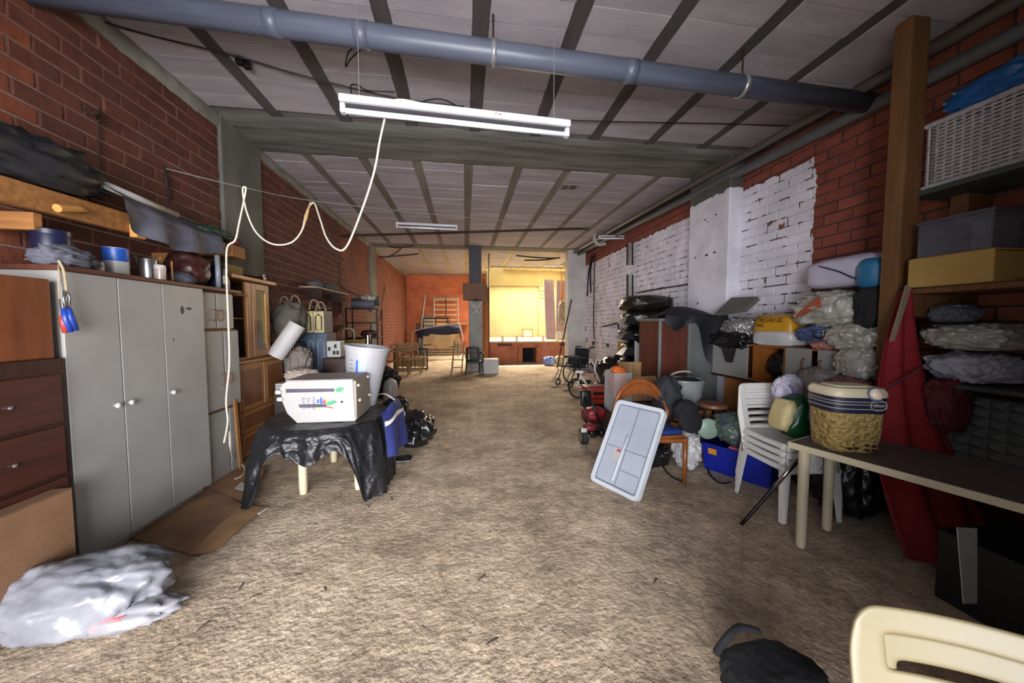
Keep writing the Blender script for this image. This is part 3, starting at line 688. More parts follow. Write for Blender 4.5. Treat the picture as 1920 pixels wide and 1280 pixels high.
def leaf(name, u, v, l, h, m, d=.003, tilt=0):
    pts = []
    for k in range(14):
        a = 2 * math.pi * k / 14; x, y_ = l * math.cos(a), h * math.sin(a)
        pts.append((u + x, v - y_ - tilt * x))
    flatpoly(name, pts, m, d)
leaf('green_leaf', 637, 730, 8, 4.5, green_p, .003, .15); leaf('green_leaf', 621, 755, 10, 4, green_p, .006, .25)
leaf('blue_petal', 602, 751, 2.6, 7, mat('blue print', '2a56b8', .5), .003); leaf('blue_petal', 596, 752, 2, 4, mat('blue print', '2a56b8'), .003)
flatpoly('red_petal', [(604, 756), (608, 747), (612, 756)], mat('red print', 'c02a38', .5), .003)
leaf('yellow_petal', 613, 750, 2.2, 3, mat('yellow print', 'e0b040', .5), .002); leaf('yellow_petal', 598, 766, 1.8, 2, mat('yellow print', 'e0b040'), .002)
leaf('red_petal', 617, 763, 9, 1.2, mat('red print', 'c02a38'), .003, -.2)
ink = mat('grey violet ink', '5a5672', .6)
for s_, u in (('MARXA', 588), ('DE LES', 578), ('DUNES', 569)):
    p = FP(u, 756, .0012) - cs.location
    text('lettering', s_, .034, ink, cs, frame(p, (0, 0, -1), (1, 0, 0)))
p = FP(641, 753, 0); MB().lathe([(.001, .003), (.011, .003), (.011, 0)], 14, TR(p.x, cy0, p.z, rx=R_(90))).build('lock_hole', black_metal, cs)
for (u, v) in ((524, 735), (527, 748)):
    p = FP(u, v, 0); MB().rbox((p.x - .03, cy0 - .02, p.z - .018), (p.x + .02, cy0 + .03, p.z + .018), .01).build('latch', white_plastic, cs, True)
for (a, z) in ((3.24, zt - .07), (3.55, zt - .04), (3.27, zb + .16), (3.6, zb + .14)):
    MB().rbox((-.985, a, z), (-.955, a + .04, z + .025), .006).build('clip', white_plastic, cs)
# big white tub behind the case, leaning
tubm = mat('white tub plastic', 'a4a2a6', .35, '949296', 3)
tb_c = Vector((-1.12, 3.86, tz + .012)); tM = TR(tb_c.x, tb_c.y, tb_c.z, ry=R_(7), rz=0)
tw = T('white_tub', 'large white plastic tub with a blue label standing behind the case', 'tub', tb_c)
MB().lathe([(.145, 0), (.15, .02), (.215, .58), (.222, .58), (.222, .61), (.235, .615), (.235, .64), (.215, .64), (.205, .6), (.14, .03), (.001, .03)], 36, tM).build('shell', tubm, tw, True, ang=45)
lab = mat('pale blue label', 'a9b8e0', .5, '8d9fd0', 4); labd = mat('blue print', '2a56b8')
def onTub(a0, a1, z0, z1, off):
    def fn(i, j):
        a = R_(a0 + (a1 - a0) * i); z = z0 + (z1 - z0) * j; r = .15 + (.215 - .15) * (z - .02) / .56 + off
        return (r * math.cos(a), r * math.sin(a), z)
    return MB().grid(fn, 8, 2, tM)
onTub(258, 285, .3, .5, .002).build('label_field', lab, tw, True); onTub(258, 285, .285, .32, .0035).build('label_bar', labd, tw, True); onTub(258, 264, .32, .5, .0035).build('label_bar', labd, tw, True)
for k in range(5): onTub(236, 248 - 2 * (k % 2), .32 + .042 * k, .328 + .042 * k, .002).build('print_line', ink, tw, True)
# blue jacket and black bags at the table side
def jacket(i, j):
    a = -.55 + 1.2 * i; r = .58 + .09 * j ** .5 + .03 * math.sin(i * 14) * j
    return (-1.3 + r * math.cos(a), 3.62 + r * math.sin(a), tz + .05 - .42 * j ** 1.4 + .05 * math.sin(math.pi * i) * (1 - j) - .03 * noise.noise(Vector((i * 5, j * 4, 0))))
jk = MB().grid(jacket, 30, 24).build('blue_jacket', mat('royal blue cloth', '262f6e', .75, '1a2152', 7, bump=.3), None, True, label='blue jacket with a pale stripe hanging off the covered table', cat='jacket')
MB().grid(lambda i, j: tuple(Vector(jacket(i, .3 + .1 * j)) + Vector((.012, -.006, .008))), 30, 3).build('pale_stripe', mat('pale stripe', 'c8c0b4', .8), jk, True)
MB().blob((-.82, 4.15, .52), (.16, .17, .16), 31, .25, 2.4, .9, flat=.1, crease=.08).build('black_bag', black_bag, None, True, label='black bag bundle on the pile right behind the blue jacket', cat='bag', group=None)
MB().blob((-.66, 4.45, .2), (.26, .3, .21), 32, .25, 2.2, .9, sub=5, flat=.1, crease=.07).build('black_bag', black_bag, None, True, label='black rubbish bag on the floor beside the covered table', cat='bag')
MB().blob((-.95, 4.3, .2), (.2, .3, .2), 33, .2, 2.2, .9, sub=4, flat=.1, crease=.08).build('black_bag', black_bag, None, True, label='black rubbish bag under the far edge of the covered table', cat='bag')
MB().tube(bez([P(705, 742, y=4.2), P(722, 738, y=4.0), P(745, 752, y=3.9)], 6), .02, 6, flat=.3).build('pale_strap', mat('pale stripe', 'c8c0b4'), None, True, label='pale strap across the black bags', cat='strap')
mt = T('metal_bracket', 'small grey metal tray lying on the floor under the black bags', 'tray', P(758, 862, z=0))
p = P(758, 862, z=.012); MB().rbox((p.x - .08, p.y - .06, .012), (p.x + .07, p.y + .07, .022), .004).build('plate', steel, mt); MB().tube(bez([(p.x - .07, p.y + .06, .03), (p.x + .06, p.y + .06, .03), (p.x + .06, p.y - .05, .03), (p.x - .07, p.y - .05, .03)], 3, True), .008, 6, True).build('rim', black_metal, mt)

# ---- cords
def cord(name, label, pts, r, m, cat='cord', n=8): return MB().tube(bez(pts, n), r, 6).build(name, m, None, True, label=label, cat=cat)
cord('electric_flex', 'white electric cord hanging in loops from the near tube lamp', [P(722, 220, y=2.55), P(712, 265, y=2.55), P(702, 320, y=2.6), P(680, 390, y=2.7), P(650, 462, y=2.85), P(630, 466, y=2.95), P(612, 445, y=3.1), P(600, 410, y=3.3), P(588, 380, y=3.5),
    P(574, 400, y=3.5), P(566, 432, y=3.45), P(545, 455, y=3.4), P(510, 457, y=3.4), P(480, 435, y=3.4), P(462, 395, y=3.4), P(455, 356, y=3.4), P(461, 352, y=3.4), P(458, 372, y=3.4), P(448, 420, y=3.35), P(441, 450, y=3.3), P(426, 465, y=3.3), P(425, 520, y=3.3), P(428, 600, y=3.3), P(430, 680, y=3.3), P(424, 750, y=3.3), P(427, 790, y=3.3), P(420, 830, y=3.2)], .0075, cord_white)
cord('floor_cord', 'white cord end dropping to the cardboard by the white units', [P(430, 808, y=3.3), P(432, 840, y=3.3), P(440, 862, z=.12), P(458, 875, z=.05), P(455, 890, z=.04), P(440, 898, z=.04)], .006, cord_white)
MB().tube(bez([P(582, 378, y=3.5), P(577, 395, y=3.48), P(570, 425, y=3.46)], 4), [.006] * 4 + [.014] * 3 + [.006] * 2, 6).build('wound_tape', mat('beige tape', 'a08458', .8), None, True, label='beige tape wound around the cord where it meets the wire', cat='tape')
cord('steel_wire', 'thin stretched wire crossing below the ceiling from the left wall', [P(307, 315, x=-2.83), P(460, 352, y=4.2), P(600, 378, y=5.0), P(850, 405, y=6.2), P(1130, 430, y=7.8)], .006, mat('grey wire', '7c7a78', .5), 'wire')
cord('dark_cable', 'thin dark cable running along the left ceiling to the near tube lamp', [P(190, 40, z=3.94), P(275, 65, z=3.94), P(440, 105, z=3.94), P(560, 140, z=3.94), P(700, 175, z=3.93), P(780, 190, z=3.94), P(870, 200, z=3.95)], .008, black_metal, 'cable')
for (u, v) in ((450, 115), (463, 122)):
    p = P(u, v, z=3.95); MB().rbox((p.x - .03, p.y - .03, 3.92), (p.x + .03, p.y + .03, 3.985), .008).build('junction_box', black_metal, None, label=('first' if u < 455 else 'second') + ' small black connector from the wall on the ceiling cable', cat='connector', group='connectors on the ceiling cable')
cord('ceiling_wires', 'dark wire loop dangling from the ceiling blocks above the tube lamp', [P(690, 85, z=3.97), P(675, 95, z=3.9), P(658, 110, z=3.86), P(648, 125, z=3.84), P(652, 100, z=3.9), P(660, 92, z=3.97)], .006, black_metal, 'wire')
cord('ceiling_wires', 'dark wire curling at the left end of the tube lamp', [P(660, 178, z=3.9), P(658, 160, z=3.9), P(672, 160, z=3.88), P(690, 170, z=3.9), P(740, 172, z=3.95)], .006, black_metal, 'wire')
cord('ceiling_wires', 'dark wire curling above the middle of the tube lamp', [P(780, 195, z=3.9), P(810, 186, z=3.9), P(835, 188, z=3.88), P(862, 202, z=3.9)], .006, black_metal, 'wire')
cord('ceiling_wires', 'thin dark wire spanning the ceiling right of the tube lamp', [P(985, 222, z=3.9), P(1030, 224, z=3.95), P(1150, 228, z=3.95), P(1350, 232, z=3.96), P(1490, 236, z=3.96)], .006, black_metal, 'wire')
# iron rods in the left wall
for lab_, a, b_, r in (('thin iron rod hooked on the brick wall above the shelf', (183, 222), (186, 318), .008), ('thin iron rod on the brick wall above the wall shelf', (636, 492), (637, 535), .012), ('thin iron rod on the far left brick wall', (722, 535), (712, 600), .012)):
    cord('iron_rod', lab_, [P(*a, x=-2.82), P((a[0] + b_[0]) / 2, (a[1] + b_[1]) / 2, x=-2.82), P(*b_, x=-2.82)], r, rust, 'rod')
cord('iron_hook', 'rusty hook stub sticking out of the brick wall', [P(155, 204, x=-2.8), P(175, 213, x=-2.7), P(184, 222, x=-2.78), P(188, 205, x=-2.83)], .01, rust, 'hook')
cord('iron_bracket', 'rusty bracket on the brick wall where the wire starts', [P(307, 312, x=-2.83), P(312, 340, x=-2.8), P(318, 375, x=-2.83)], .014, rust, 'bracket')
cord('iron_bar', 'dark reddish iron bar spanning the hall under the ceiling', [P(640, 442, x=-2.83), P(880, 435, y=8.6), P(1105, 428, y=8.2)], .03, rust, 'bar')
# ------------------------------------------------------------------ right side
# ---- white panel leaning on the wooden chair
o0 = Vector((1.236, 3.162, .012)); ex = (Vector((1.469, 2.703, .012)) - o0); W_ = ex.length; ex.normalize()
ey = Vector((1.60, 3.32, .73)) - o0; ey = (ey - ex * ey.dot(ex)); H_ = .83; ey.normalize()
FM = frame(o0, ex, ey)
pn = T('folding_tabletop', 'white moulded table panel leaning against the wooden chair', 'panel', o0)
grey_p = mat('pale grey panel', 'a5a8b4', .5, '9498a4', 3); rim_p = mat('white moulded rim', 'c2c6cd', .4, 'b2b6bd', 3)
MB(FM).rbox((0, 0, -.02), (W_, H_, .008), .006).build('board', grey_p, pn)
def ring(n0, n1, w, r, z0, z1):
    def rr(i):
        pts = []
        for (cx, cy, a0) in ((n0[0] + r, n0[1] + r, 180), (n1[0] - r, n0[1] + r, 270), (n1[0] - r, n1[1] - r, 0), (n0[0] + r, n1[1] - r, 90)):
            for k in range(6):
                a = R_(a0 + 90 * k / 5); pts.append((cx + (r - i) * math.cos(a), cy + (r - i) * math.sin(a)))
        return pts
    mb = MB(FM); a, b = rr(0), rr(w); n = len(a)
    vs = [(x, y, z0) for x, y in a] + [(x, y, z1) for x, y in a] + [(x, y, z1) for x, y in b] + [(x, y, z0) for x, y in b]
    fs = []
    for k in range(n):
        j = (k + 1) % n
        for q in range(3): fs.append((q * n + k, q * n + j, (q + 1) * n + j, (q + 1) * n + k))
    mb.add(vs, fs); return mb
ring((-.012, -.012), (W_ + .012, H_ + .012), .035, .05, -.028, .022).build('rim', rim_p, pn, True, ang=30)
dkline = mat('dark groove', '55606a', .5)
ring((.03, .03), (W_ - .03, H_ - .03), .006, .03, .006, .011).build('groove', dkline, pn)
MB(FM).box((W_ * .5, .04, .006), (W_ * .5 + .006, H_ - .04, .0095)).build('groove', dkline, pn)
MB(FM).box((.04, H_ * .45, .006), (W_ - .04, H_ * .45 + .005, .0095)).build('groove', dkline, pn)
MB(FM).box((W_ * .52, H_ * .22, .006), (W_ - .05, H_ * .22 + .005, .0095)).build('groove', dkline, pn)
MB(FM).tube([(W_ * .44, .07, .014), (W_ * .46, H_ * .62, .016)], .009, 8).build('white_rail', rim_p, pn, True)
lb = MB(FM).box((W_ * .25, H_ * .3, .008), (W_ * .43, H_ * .45, .0105)).build('paper_label', white_plastic, pn)
MB(FM).box((W_ * .33, H_ * .41, .0105), (W_ * .41, H_ * .435, .0115)).build('red_print', mat('red print', 'c02a38'), lb)

# ---- wooden chair
wch = mat('varnished chair wood', '8a4f26', .35, '6c3816', 3, stretch=(5, 5, .8))
wc = T('wooden_chair', 'brown wooden chair with a curved back rail behind the white panel', 'chair', (1.88, 3.22, 0))
for (x, y) in ((2.08, 2.95), (1.66, 3.02), (1.68, 3.5), (2.14, 3.46)):
    MB().tube([(x, y, 0), (x, y, .46)], [.017, .024], 10).build('leg', wch, wc, True)
for a, b in (((1.66, 3.02), (2.08, 2.95)), ((2.08, 2.95), (2.14, 3.46)), ((1.68, 3.5), (2.14, 3.46)), ((1.66, 3.02), (1.68, 3.5))):
    MB().tube([(*a, .43), (*b, .43)], .024, 8).build('apron', wch, wc)
MB().rbox((1.68, 2.98, .44), (2.1, 3.48, .475), .012).build('seat', wch, wc)
bk = bez([(1.63, 3.5, .47), (1.62, 3.52, .6), (1.72, 3.54, .82), (1.92, 3.56, .91), (2.12, 3.55, .82), (2.25, 3.52, .58), (2.2, 3.5, .46)], 6)
MB().tube(bk, .03, 10, flat=.7).build('back_rail', wch, wc, True)
def sp(i, j): 
    t = bk[int(round(4 + i * (len(bk) - 9)))]; q = Vector((t.x, t.y - .01, .52)); return tuple(Vector(t) * (1 - j * .38) + q * j * .38)
MB().grid(sp, 18, 5).build('back_panel', wch, wc, True)
MB().rbox((1.8, 2.99, .477), (2.09, 3.3, .52), .02).build('blue_cushion', mat('blue vinyl', '1c3a86', .4, '142c68', 5), None, True, label='flat blue cushion on the wooden chair seat', cat='cushion')
# ---- grey bucket, jacket, cap, stool
cr = T('wooden_crate', 'low brown wooden crate under the grey bucket', 'crate', (2.67, 3.82, 0))
MB().box((2.42, 3.6, .02), (2.92, 4.05, .54)).build('inner', dark_wood, cr)
for k in range(4): MB().rbox((2.4, 3.585, .02 + k * .135), (2.94, 3.603, .13 + k * .135), .004).build('slat', raw_wood, cr)
for k in range(4): MB().rbox((2.398, 3.6, .02 + k * .135), (2.418, 4.05, .13 + k * .135), .004).build('slat', raw_wood, cr)
gb = T('grey_bucket', 'round grey bucket with a pale rim standing behind the black jacket', 'bucket', (2.67, 3.82, .56))
gm = mat('grey bucket plastic', '8d8f92', .4, '7b7d80', 4)
MB().lathe([(.16, .56), (.165, .57), (.21, .85), (.222, .855), (.222, .875), (.2, .875), (.15, .6), (.001, .6)], 36, TR(2.67, 3.82, 0)).build('shell', gm, gb, True, ang=40)
MB().tube([(2.67 + .2 * math.cos(a), 3.82 + .03, .87 + .09 * math.sin(a)) for a in [R_(60 + 12 * k) for k in range(11)]], .012, 8).build('handle', white_plastic, gb, True)
MB().blob((2.67, 3.82, .82), (.17, .17, .07), 51, .3, 3, .9, sub=3).build('dark_content', black_cloth, gb, True)
MB().blob((2.3, 3.62, .68), (.15, .13, .26), 52, .25, 2.2, .85, crease=.12).build('black_jacket', mat('charcoal jacket', '2c2d33', .8, '1c1d22', 6, bump=.4, bscale=24), None, True, label='charcoal jacket heaped left of the grey bucket', cat='jacket')
cp = T('baseball_hat', 'round black cap hanging below the grey bucket', 'cap', (2.3, 3.3, .52))
MB().blob((2.32, 3.3, .62), (.13, .09, .12), 53, .05, 2, .95, crease=.02, flat=.2).build('crown', black_cloth, cp, True)
MB().lathe([(.001, 0), (.13, .0), (.135, .006), (.13, .012), (.001, .02)], 24, TR(2.3, 3.2, .55, rx=R_(70))).build('brim', black_cloth, cp, True)
stl = T('round_stool', 'round stool with a brown padded seat beside the grey bucket', 'stool', (2.72, 3.4, 0))
MB().lathe([(.001, .62), (.13, .62), (.15, .635), (.15, .655), (.14, .67), (.001, .675)], 28, TR(2.72, 3.4, 0)).build('seat', mat('brown leatherette', '7a4a34', .45, '5e3424', 5), stl, True, ang=50)
for k in range(3):
    a = R_(50 + 120 * k); MB().tube([(2.72 + .16 * math.cos(a), 3.4 + .16 * math.sin(a), .012), (2.72 + .08 * math.cos(a), 3.4 + .08 * math.sin(a), .62)], .014, 8).build('leg', black_metal, stl)
# ---- cartons and clear box
MB().rbox((2.2, 4.42, 0), (2.95, 5.0, .44), .01).build('dark_carton', mat('brown carton', '5e452e', .85, '4a3522', 4), None, label='large brown carton on the floor carrying the open cardboard box', cat='box')
ob = T('cardboard_box', 'open cardboard box with upright flaps behind the curved wooden chair', 'box', (2.6, 4.7, .44))
cbl = mat('light cardboard', 'b08a62', .85, '97724e', 4)
for lo, hi in (((2.31, 4.5, .44), (2.88, 4.508, .8)), ((2.31, 4.9, .44), (2.88, 4.908, .96)), ((2.31, 4.5, .44), (2.318, 4.908, .96)), ((2.872, 4.5, .44), (2.88, 4.908, .94)), ((2.31, 4.5, .44), (2.88, 4.908, .45))):
    MB().box(lo, hi).build('panel', cbl, ob)
MB().quad([(2.33, 4.5, .8), (2.86, 4.5, .8), (2.82, 4.42, .7), (2.35, 4.42, .7)], .005).build('flap', cbl, ob)
MB().box((2.52, 4.497, .5), (2.72, 4.4995, .66)).build('shipping_label', white_plastic, ob)
for k in range(4): MB().box((2.55, 4.4955, .52 + k * .025), (2.69, 4.4968, .532 + k * .025)).build('print_line', black_metal, ob)
cbx = T('clear_box', 'clear plastic box holding orange cloth next to the cardboard box', 'box', (2.18, 4.55, .5))
clr = mat('clear plastic', 'c9cdd0', .15, 'b5b9bc', 4, alpha=.35)
MB().rbox((2.02, 4.4, .32), (2.28, 4.41, .86), .003).build('wall_panel', clr, cbx); MB().rbox((2.02, 4.72, .32), (2.28, 4.73, .86), .003).build('wall_panel', clr, cbx)
MB().rbox((2.02, 4.4, .32), (2.03, 4.73, .86), .003).build('wall_panel', clr, cbx); MB().rbox((2.27, 4.4, .32), (2.28, 4.73, .86), .003).build('wall_panel', clr, cbx); MB().rbox((2.02, 4.4, .31), (2.28, 4.73, .32), .003).build('base', clr, cbx)
MB().tube([(2.02, 4.4, .86), (2.28, 4.4, .86), (2.28, 4.73, .86), (2.02, 4.73, .86)], .008, 6, True).build('rim', white_plastic, cbx)
MB().blob((2.15, 4.56, .72), (.115, .14, .22), 54, .15, 2.5, .8, crease=.1).build('orange_cloth', mat('orange cloth', 'e0702a', .8, 'c85a1c', 6, bump=.3), None, True, label='bright orange cloth inside the clear plastic box', cat='cloth')
MB().rbox((2.0, 4.4, 0), (2.18, 4.8, .305), .01).build('dark_carton', dark_wood, None, label='narrow dark box under the clear plastic box', cat='box')
MB().quad([(2.62, 4.95, .7), (2.72, 5.0, .7), (2.72, 5.02, 1.22), (2.62, 4.97, 1.28)], .02).build('white_board', white_lam, None, label='narrow white board upright behind the cardboard box', cat='board')
# red tool cases
for k, (z, m_) in enumerate(((0, '8c2a1c'), (.19, 'a0341e'), (.38, '8c2a1c'))):
    t = T('red_case', ('lowest', 'middle', 'topmost')[k] + ' red tool case of the pile beside the clear plastic box', 'tool case', (2.05, 5.15, z), group='red tool cases')
    MB().rbox((1.86, 5.0, z + .002), (2.24, 5.3, z + .185), .025, 3).build('case', mat('red case ' + m_, m_, .4, '6c1c12', 4), t, True, ang=40)
    MB().rbox((1.95, 4.985, z + .06), (2.12, 5.0, z + .11), .006).build('handle', black_metal, t)
# ---- hover kart
hk = T('hover_kart', 'black hoverboard with red panels and kart fork on the floor', 'hoverboard', (1.62, 4.2, 0))
chrome = mat('chrome', 'c8c8cc', .12, 'b0b0b4', 5, metal=1)
for x in (1.5, 1.84):
    wh = MB().lathe([(.03, -.045), (.075, -.045), (.1, -.035), (.105, 0), (.1, .035), (.075, .045), (.03, .045)], 24, TR(x, 4.14, .105, ry=R_(90))).build('wheel', mat('tyre rubber', '161616', .8, '101010', 20, bump=.3), hk, True, ang=50)
    MB().lathe([(.001, -.05), (.05, -.05), (.065, -.044), (.065, .044), (.05, .05), (.001, .05)], 18, TR(x, 4.14, .105, ry=R_(90))).build('hub', chrome, wh, True, ang=40)
for x0, x1 in ((1.55, 1.66), (1.68, 1.79)):
    MB().rbox((x0, 4.05, .1), (x1, 4.24, .2), .03, 3).build('deck', black_metal, hk, True)
MB().rbox((1.5, 4.03, .2), (1.62, 4.2, .27), .02, 2).build('red_panel', mat('dark red plastic', '6e1c20', .35), hk, True)
MB().rbox((1.72, 4.03, .19), (1.84, 4.2, .25), .02, 2).build('fender', black_metal, hk, True)
for x in (1.42, 1.78): MB().rbox((x, 4.0, .2), (x + .07, 4.03, .25), .006).build('lamp', white_plastic, hk)
MB().rbox((1.52, 4.03, .13), (1.74, 4.05, .155), .008).build('bumper', chrome, hk, True)
MB().tube([(1.53, 4.15, .25), (1.55, 4.25, .5), (1.58, 4.35, .62)], .018, 8).build('fork', black_metal, hk, True); MB().tube([(1.72, 4.15, .25), (1.66, 4.25, .48), (1.6, 4.35, .62)], .018, 8).build('fork', black_metal, hk, True)
MB().rbox((1.52, 4.3, .45), (1.66, 4.36, .66), .02).build('fork_bridge', black_metal, hk, True)
MB().blob((1.78, 4.5, .3), (.16, .12, .09), 55, .1, 2, .8, crease=.03).build('kart_seat', mat('red seat', '8a1f28', .45, '6e161e', 5), hk, True)
# ---- child's bicycle
def wheel(mb, c, r, ax, tyre=.018, spokes=10, parent=None, m=None):
    M = frame(c, ax[0], ax[1])
    t = MB(M).tube([(r * math.cos(a), r * math.sin(a), 0) for a in [2 * math.pi * k / 24 for k in range(24)]], tyre, 6, True).build('wheel', m, parent, True)
    sp_ = MB(M)
    for k in range(spokes):
        a = 2 * math.pi * k / spokes; sp_.tube([(0, 0, 0), (r * math.cos(a), r * math.sin(a), 0)], .003, 4)
    sp_.build('spokes', steel, t)
    return t
rub = mat('tyre rubber', '161616')
bd = Vector((.62, -.78, 0)).normalized(); up = Vector((0, 0, 1)); bo = Vector((2.28, 6.75, 0))
bw = T('child_bicycle', "small white and pink child's bicycle beside the black wheelchair", 'bicycle', bo)
def B(a, z, s=0): return bo + bd * a + up * z + Vector((.78, .62, 0)) * s
wheel(None, B(0, .21), .19, (bd, up), .022, 10, bw, rub); wheel(None, B(.62, .21), .19, (bd, up), .022, 10, bw, rub)
pink = mat('pink paint', 'b9808c', .4, 'a06a76', 5); wp = mat('white paint', 'd8d4d0', .35)
for a, b, m_ in (((.0, .21), (.1, .5), wp), ((.1, .5), (.42, .55), pink), ((.1, .5), (.28, .26), wp), ((.28, .26), (.44, .5), pink), ((.28, .26), (0, .21), pink), ((.42, .62), (.62, .21), wp)):
    MB().tube([B(*a), B(*b)], .018, 8).build('frame_tube', m_, bw, True)
MB().tube(bez([B(.42, .78, -.22), B(.4, .84, -.12), B(.41, .72, 0), B(.4, .84, .12), B(.42, .78, .22)], 5), .012, 8).build('handlebar', wp, bw, True)
MB().tube([B(.42, .6), B(.41, .73)], .014, 8).build('stem', wp, bw)
MB().blob(B(.08, .56), (.1, .06, .03), 56, .05, 2, .9, sub=3, crease=0).build('saddle', wp, bw, True)
MB().tube([B(.1, .5), B(.09, .55)], .012, 8).build('seat_post', steel, bw)
MB().lathe([(.001, 0), (.07, 0), (.07, .012), (.001, .012)], 20, frame(B(.28, .26, -.04), bd, up)).build('chain_guard', pink, bw, True)
MB().tube([B(.28, .26, -.1), B(.28, .26, .1)], .01, 6).build('pedal_axle', steel, bw)
for s_ in (-.1, .1): MB().rbox(tuple(B(.25, .24, s_) - Vector((.04, .03, .01))), tuple(B(.25, .24, s_) + Vector((.04, .03, .01))), .005).build('pedal', rub, bw)
# ---- wheelchair
wo = Vector((2.75, 8.2, 0)); wx = T('wheelchair', 'folded-down black wheelchair parked at the white brick wall', 'wheelchair', wo)
wa, wbv = Vector((-.92, -.38, 0)).normalized(), Vector((.38, -.92, 0)).normalized()
def Q(f, s, z): return wo + wa * f + wbv * s + up * z
for s in (-.28, .28):
    wheel(None, Q(-.1, s, .3), .28, (wa, up), .022, 12, wx, rub); wheel(None, Q(.38, s * .85, .09), .07, (wa, up), .02, 6, wx, rub)
    MB().tube(bez([Q(-.25, s * .9, .95), Q(-.2, s * .9, .92), Q(-.16, s * .9, .5), Q(-.14, s * .9, .3)], 5), .014, 8).build('back_tube', black_metal, wx, True)
    MB().tube(bez([Q(-.16, s * .9, .68), Q(.18, s * .9, .68), Q(.22, s * .9, .5), Q(.38, s * .85, .12)], 5), .014, 8).build('side_frame', black_metal, wx, True)
    MB().rbox(tuple(Q(0, s * .9, .7) - Vector((.14, .06, .02))), tuple(Q(0, s * .9, .7) + Vector((.14, .06, .02))), .015).build('armrest', black_cloth, wx, True)
    MB().tube([Q(.36, s * .8, .4), Q(.55, s * .8, .1)], .012, 8).build('leg_rest', steel, wx)
    MB().quad([Q(.5, s * .8 - .07, .1), Q(.64, s * .8 - .07, .12), Q(.64, s * .8 + .07, .12), Q(.5, s * .8 + .07, .1)], .012).build('footplate', black_metal, wx)
    MB().tube([Q(-.25, s * .9, .95), Q(-.37, s * .9, .95)], .018, 8).build('handle', rub, wx)
MB().quad([Q(-.15, -.24, .48), Q(.25, -.24, .5), Q(.25, .24, .5), Q(-.15, .24, .48)], .03).build('seat', black_cloth, wx)
MB().quad([Q(-.16, -.25, .5), Q(-.22, -.25, .92), Q(-.22, .25, .92), Q(-.16, .25, .5)], .02).build('backrest', black_cloth, wx)
MB().blob(Q(.02, 0, .62), (.2, .2, .12), 57, .2, 2, .9, sub=3, flat=.1).build('black_bundle', black_cloth, None, True, label='black bundle lying on the wheelchair seat', cat='bundle')
MB().blob((2.75, 7.35, .14), (.13, .13, .13), 58, .2, 2, .9, sub=3).build('green_bag', mat('green film', '1e5a40', .5, '164430', 6), None, True, label='small green bag between the wheelchair and the bicycle', cat='bag')
MB().blob((3.35, 7.2, .42), (.4, .45, .42), 59, .25, 2, .85, flat=.05, crease=.1).build('black_bag', black_bag, None, True, label='black bag pile on the floor behind the bicycle', cat='bag')
MB().blob((2.74, 5.76, .54), (.26, .24, .22), 60, .2, 2, .85, flat=.05, crease=.1).build('dark_bundle', mat('dark brown cover', '2e2a28', .6, '1e1b1a', 6, bump=.3), None, True, label='dark rolled cover behind the bicycle and clear box', cat='bundle')
MB().rbox((2.48, 5.5, 0), (2.97, 6.0, .34), .01).build('dark_carton', dark_wood, None, label='dark chest on the floor under the rolled cover', cat='chest')
MB().rbox((3.3, 6.95, .84), (3.6, 7.05, 1.15), .01).build('yellow_card', mat('ochre card', 'b08a4a', .8, '96743c', 5), None, label='ochre carton behind the lowest black sack', cat='box')
# ---- stack of black sacks
MB().rbox((3.0, 5.75, 0), (3.92, 6.7, .62), .02).build('dark_chest', dark_wood, None, label='dark wooden chest under the stack of black sacks', cat='chest')
ol = mat('dark olive sack', '25221a', .35, '15130e', 5, bump=.4, bscale=14)
for k in range(5):
    t = T('black_sack', ('lowest', 'second lowest', 'middle', 'second highest', 'topmost')[k] + ' black sack in the tall stack by the white wall', 'sack', (3.4, 6.15, .62 + .29 * k), group='stacked black sacks')
    MB().blob((3.42 + .04 * (k % 2), 6.15, .62 + .29 * k + .145), (.47, .4, .165), 70 + k, .1, 1.6, .75, flat=.1, crease=.06).build('sack_body', ol if k > 2 else black_bag, t, True)
    zc = .62 + .29 * k + .12
    if k < 4: MB().frustum((2.86 - .04 * k % .1, 5.82, 3.06, 6.1), (2.95, 5.9, 3.06, 6.05), zc - .06, zc + .08).build('sack_corner', black_bag, t)
# ---- tall brown and grey cabinet with black cover
tc_ = T('tall_cabinet', 'tall cabinet with brown side and grey door by the white pilaster', 'cabinet', (3.13, 4.65, 0))
rb_m = mat('reddish brown laminate', '5e3022', .45, '482116', 3, stretch=(4, 4, .6))
gd_m = mat('grey metal door', '6a6e6c', .4, '5a5e5c', 3)
MB().rbox((2.68, 4.42, .02), (3.58, 4.98, 1.6), .008).build('body', rb_m, tc_)
MB().rbox((3.14, 4.4, .05), (3.57, 4.42, 1.57), .006).build('door', gd_m, tc_)
MB().rbox((3.1, 4.38, .02), (3.16, 4.42, 1.6), .008).build('stile', gd_m, tc_); MB().rbox((2.66, 4.39, .02), (2.7, 4.42, 1.6), .008).build('stile', gd_m, tc_)
MB().rbox((2.66, 4.38, 1.58), (3.6, 5.0, 1.62), .008).build('top', gd_m, tc_)
def cloth2(i, j):
    x = 2.72 + .95 * i; fold = .03 * math.sin(i * 17 + 3 * j)
    if j < .55: return (x, 4.95 - .55 * (j / .55), 1.63 + .14 * math.sin(math.pi * i) * math.sin(math.pi * min(1, j / .5)) + .05 * noise.noise(Vector((i * 4, j * 5, 1))) + .01)
    t = (j - .55) / .45; drop = .12 + .52 * math.exp(-((i - .72) / .17) ** 2) + .08 * math.sin(i * 9)
    return (x, 4.38 - .03 + fold * t, 1.65 - drop * t + .02 * (1 - t))
MB().grid(cloth2, 60, 40).build('black_cover', mat('black cover cloth', '1d1d23', .6, '121217', 6, bump=.3), None, True, label='black cloth thrown over the tall brown cabinet', cat='cloth')

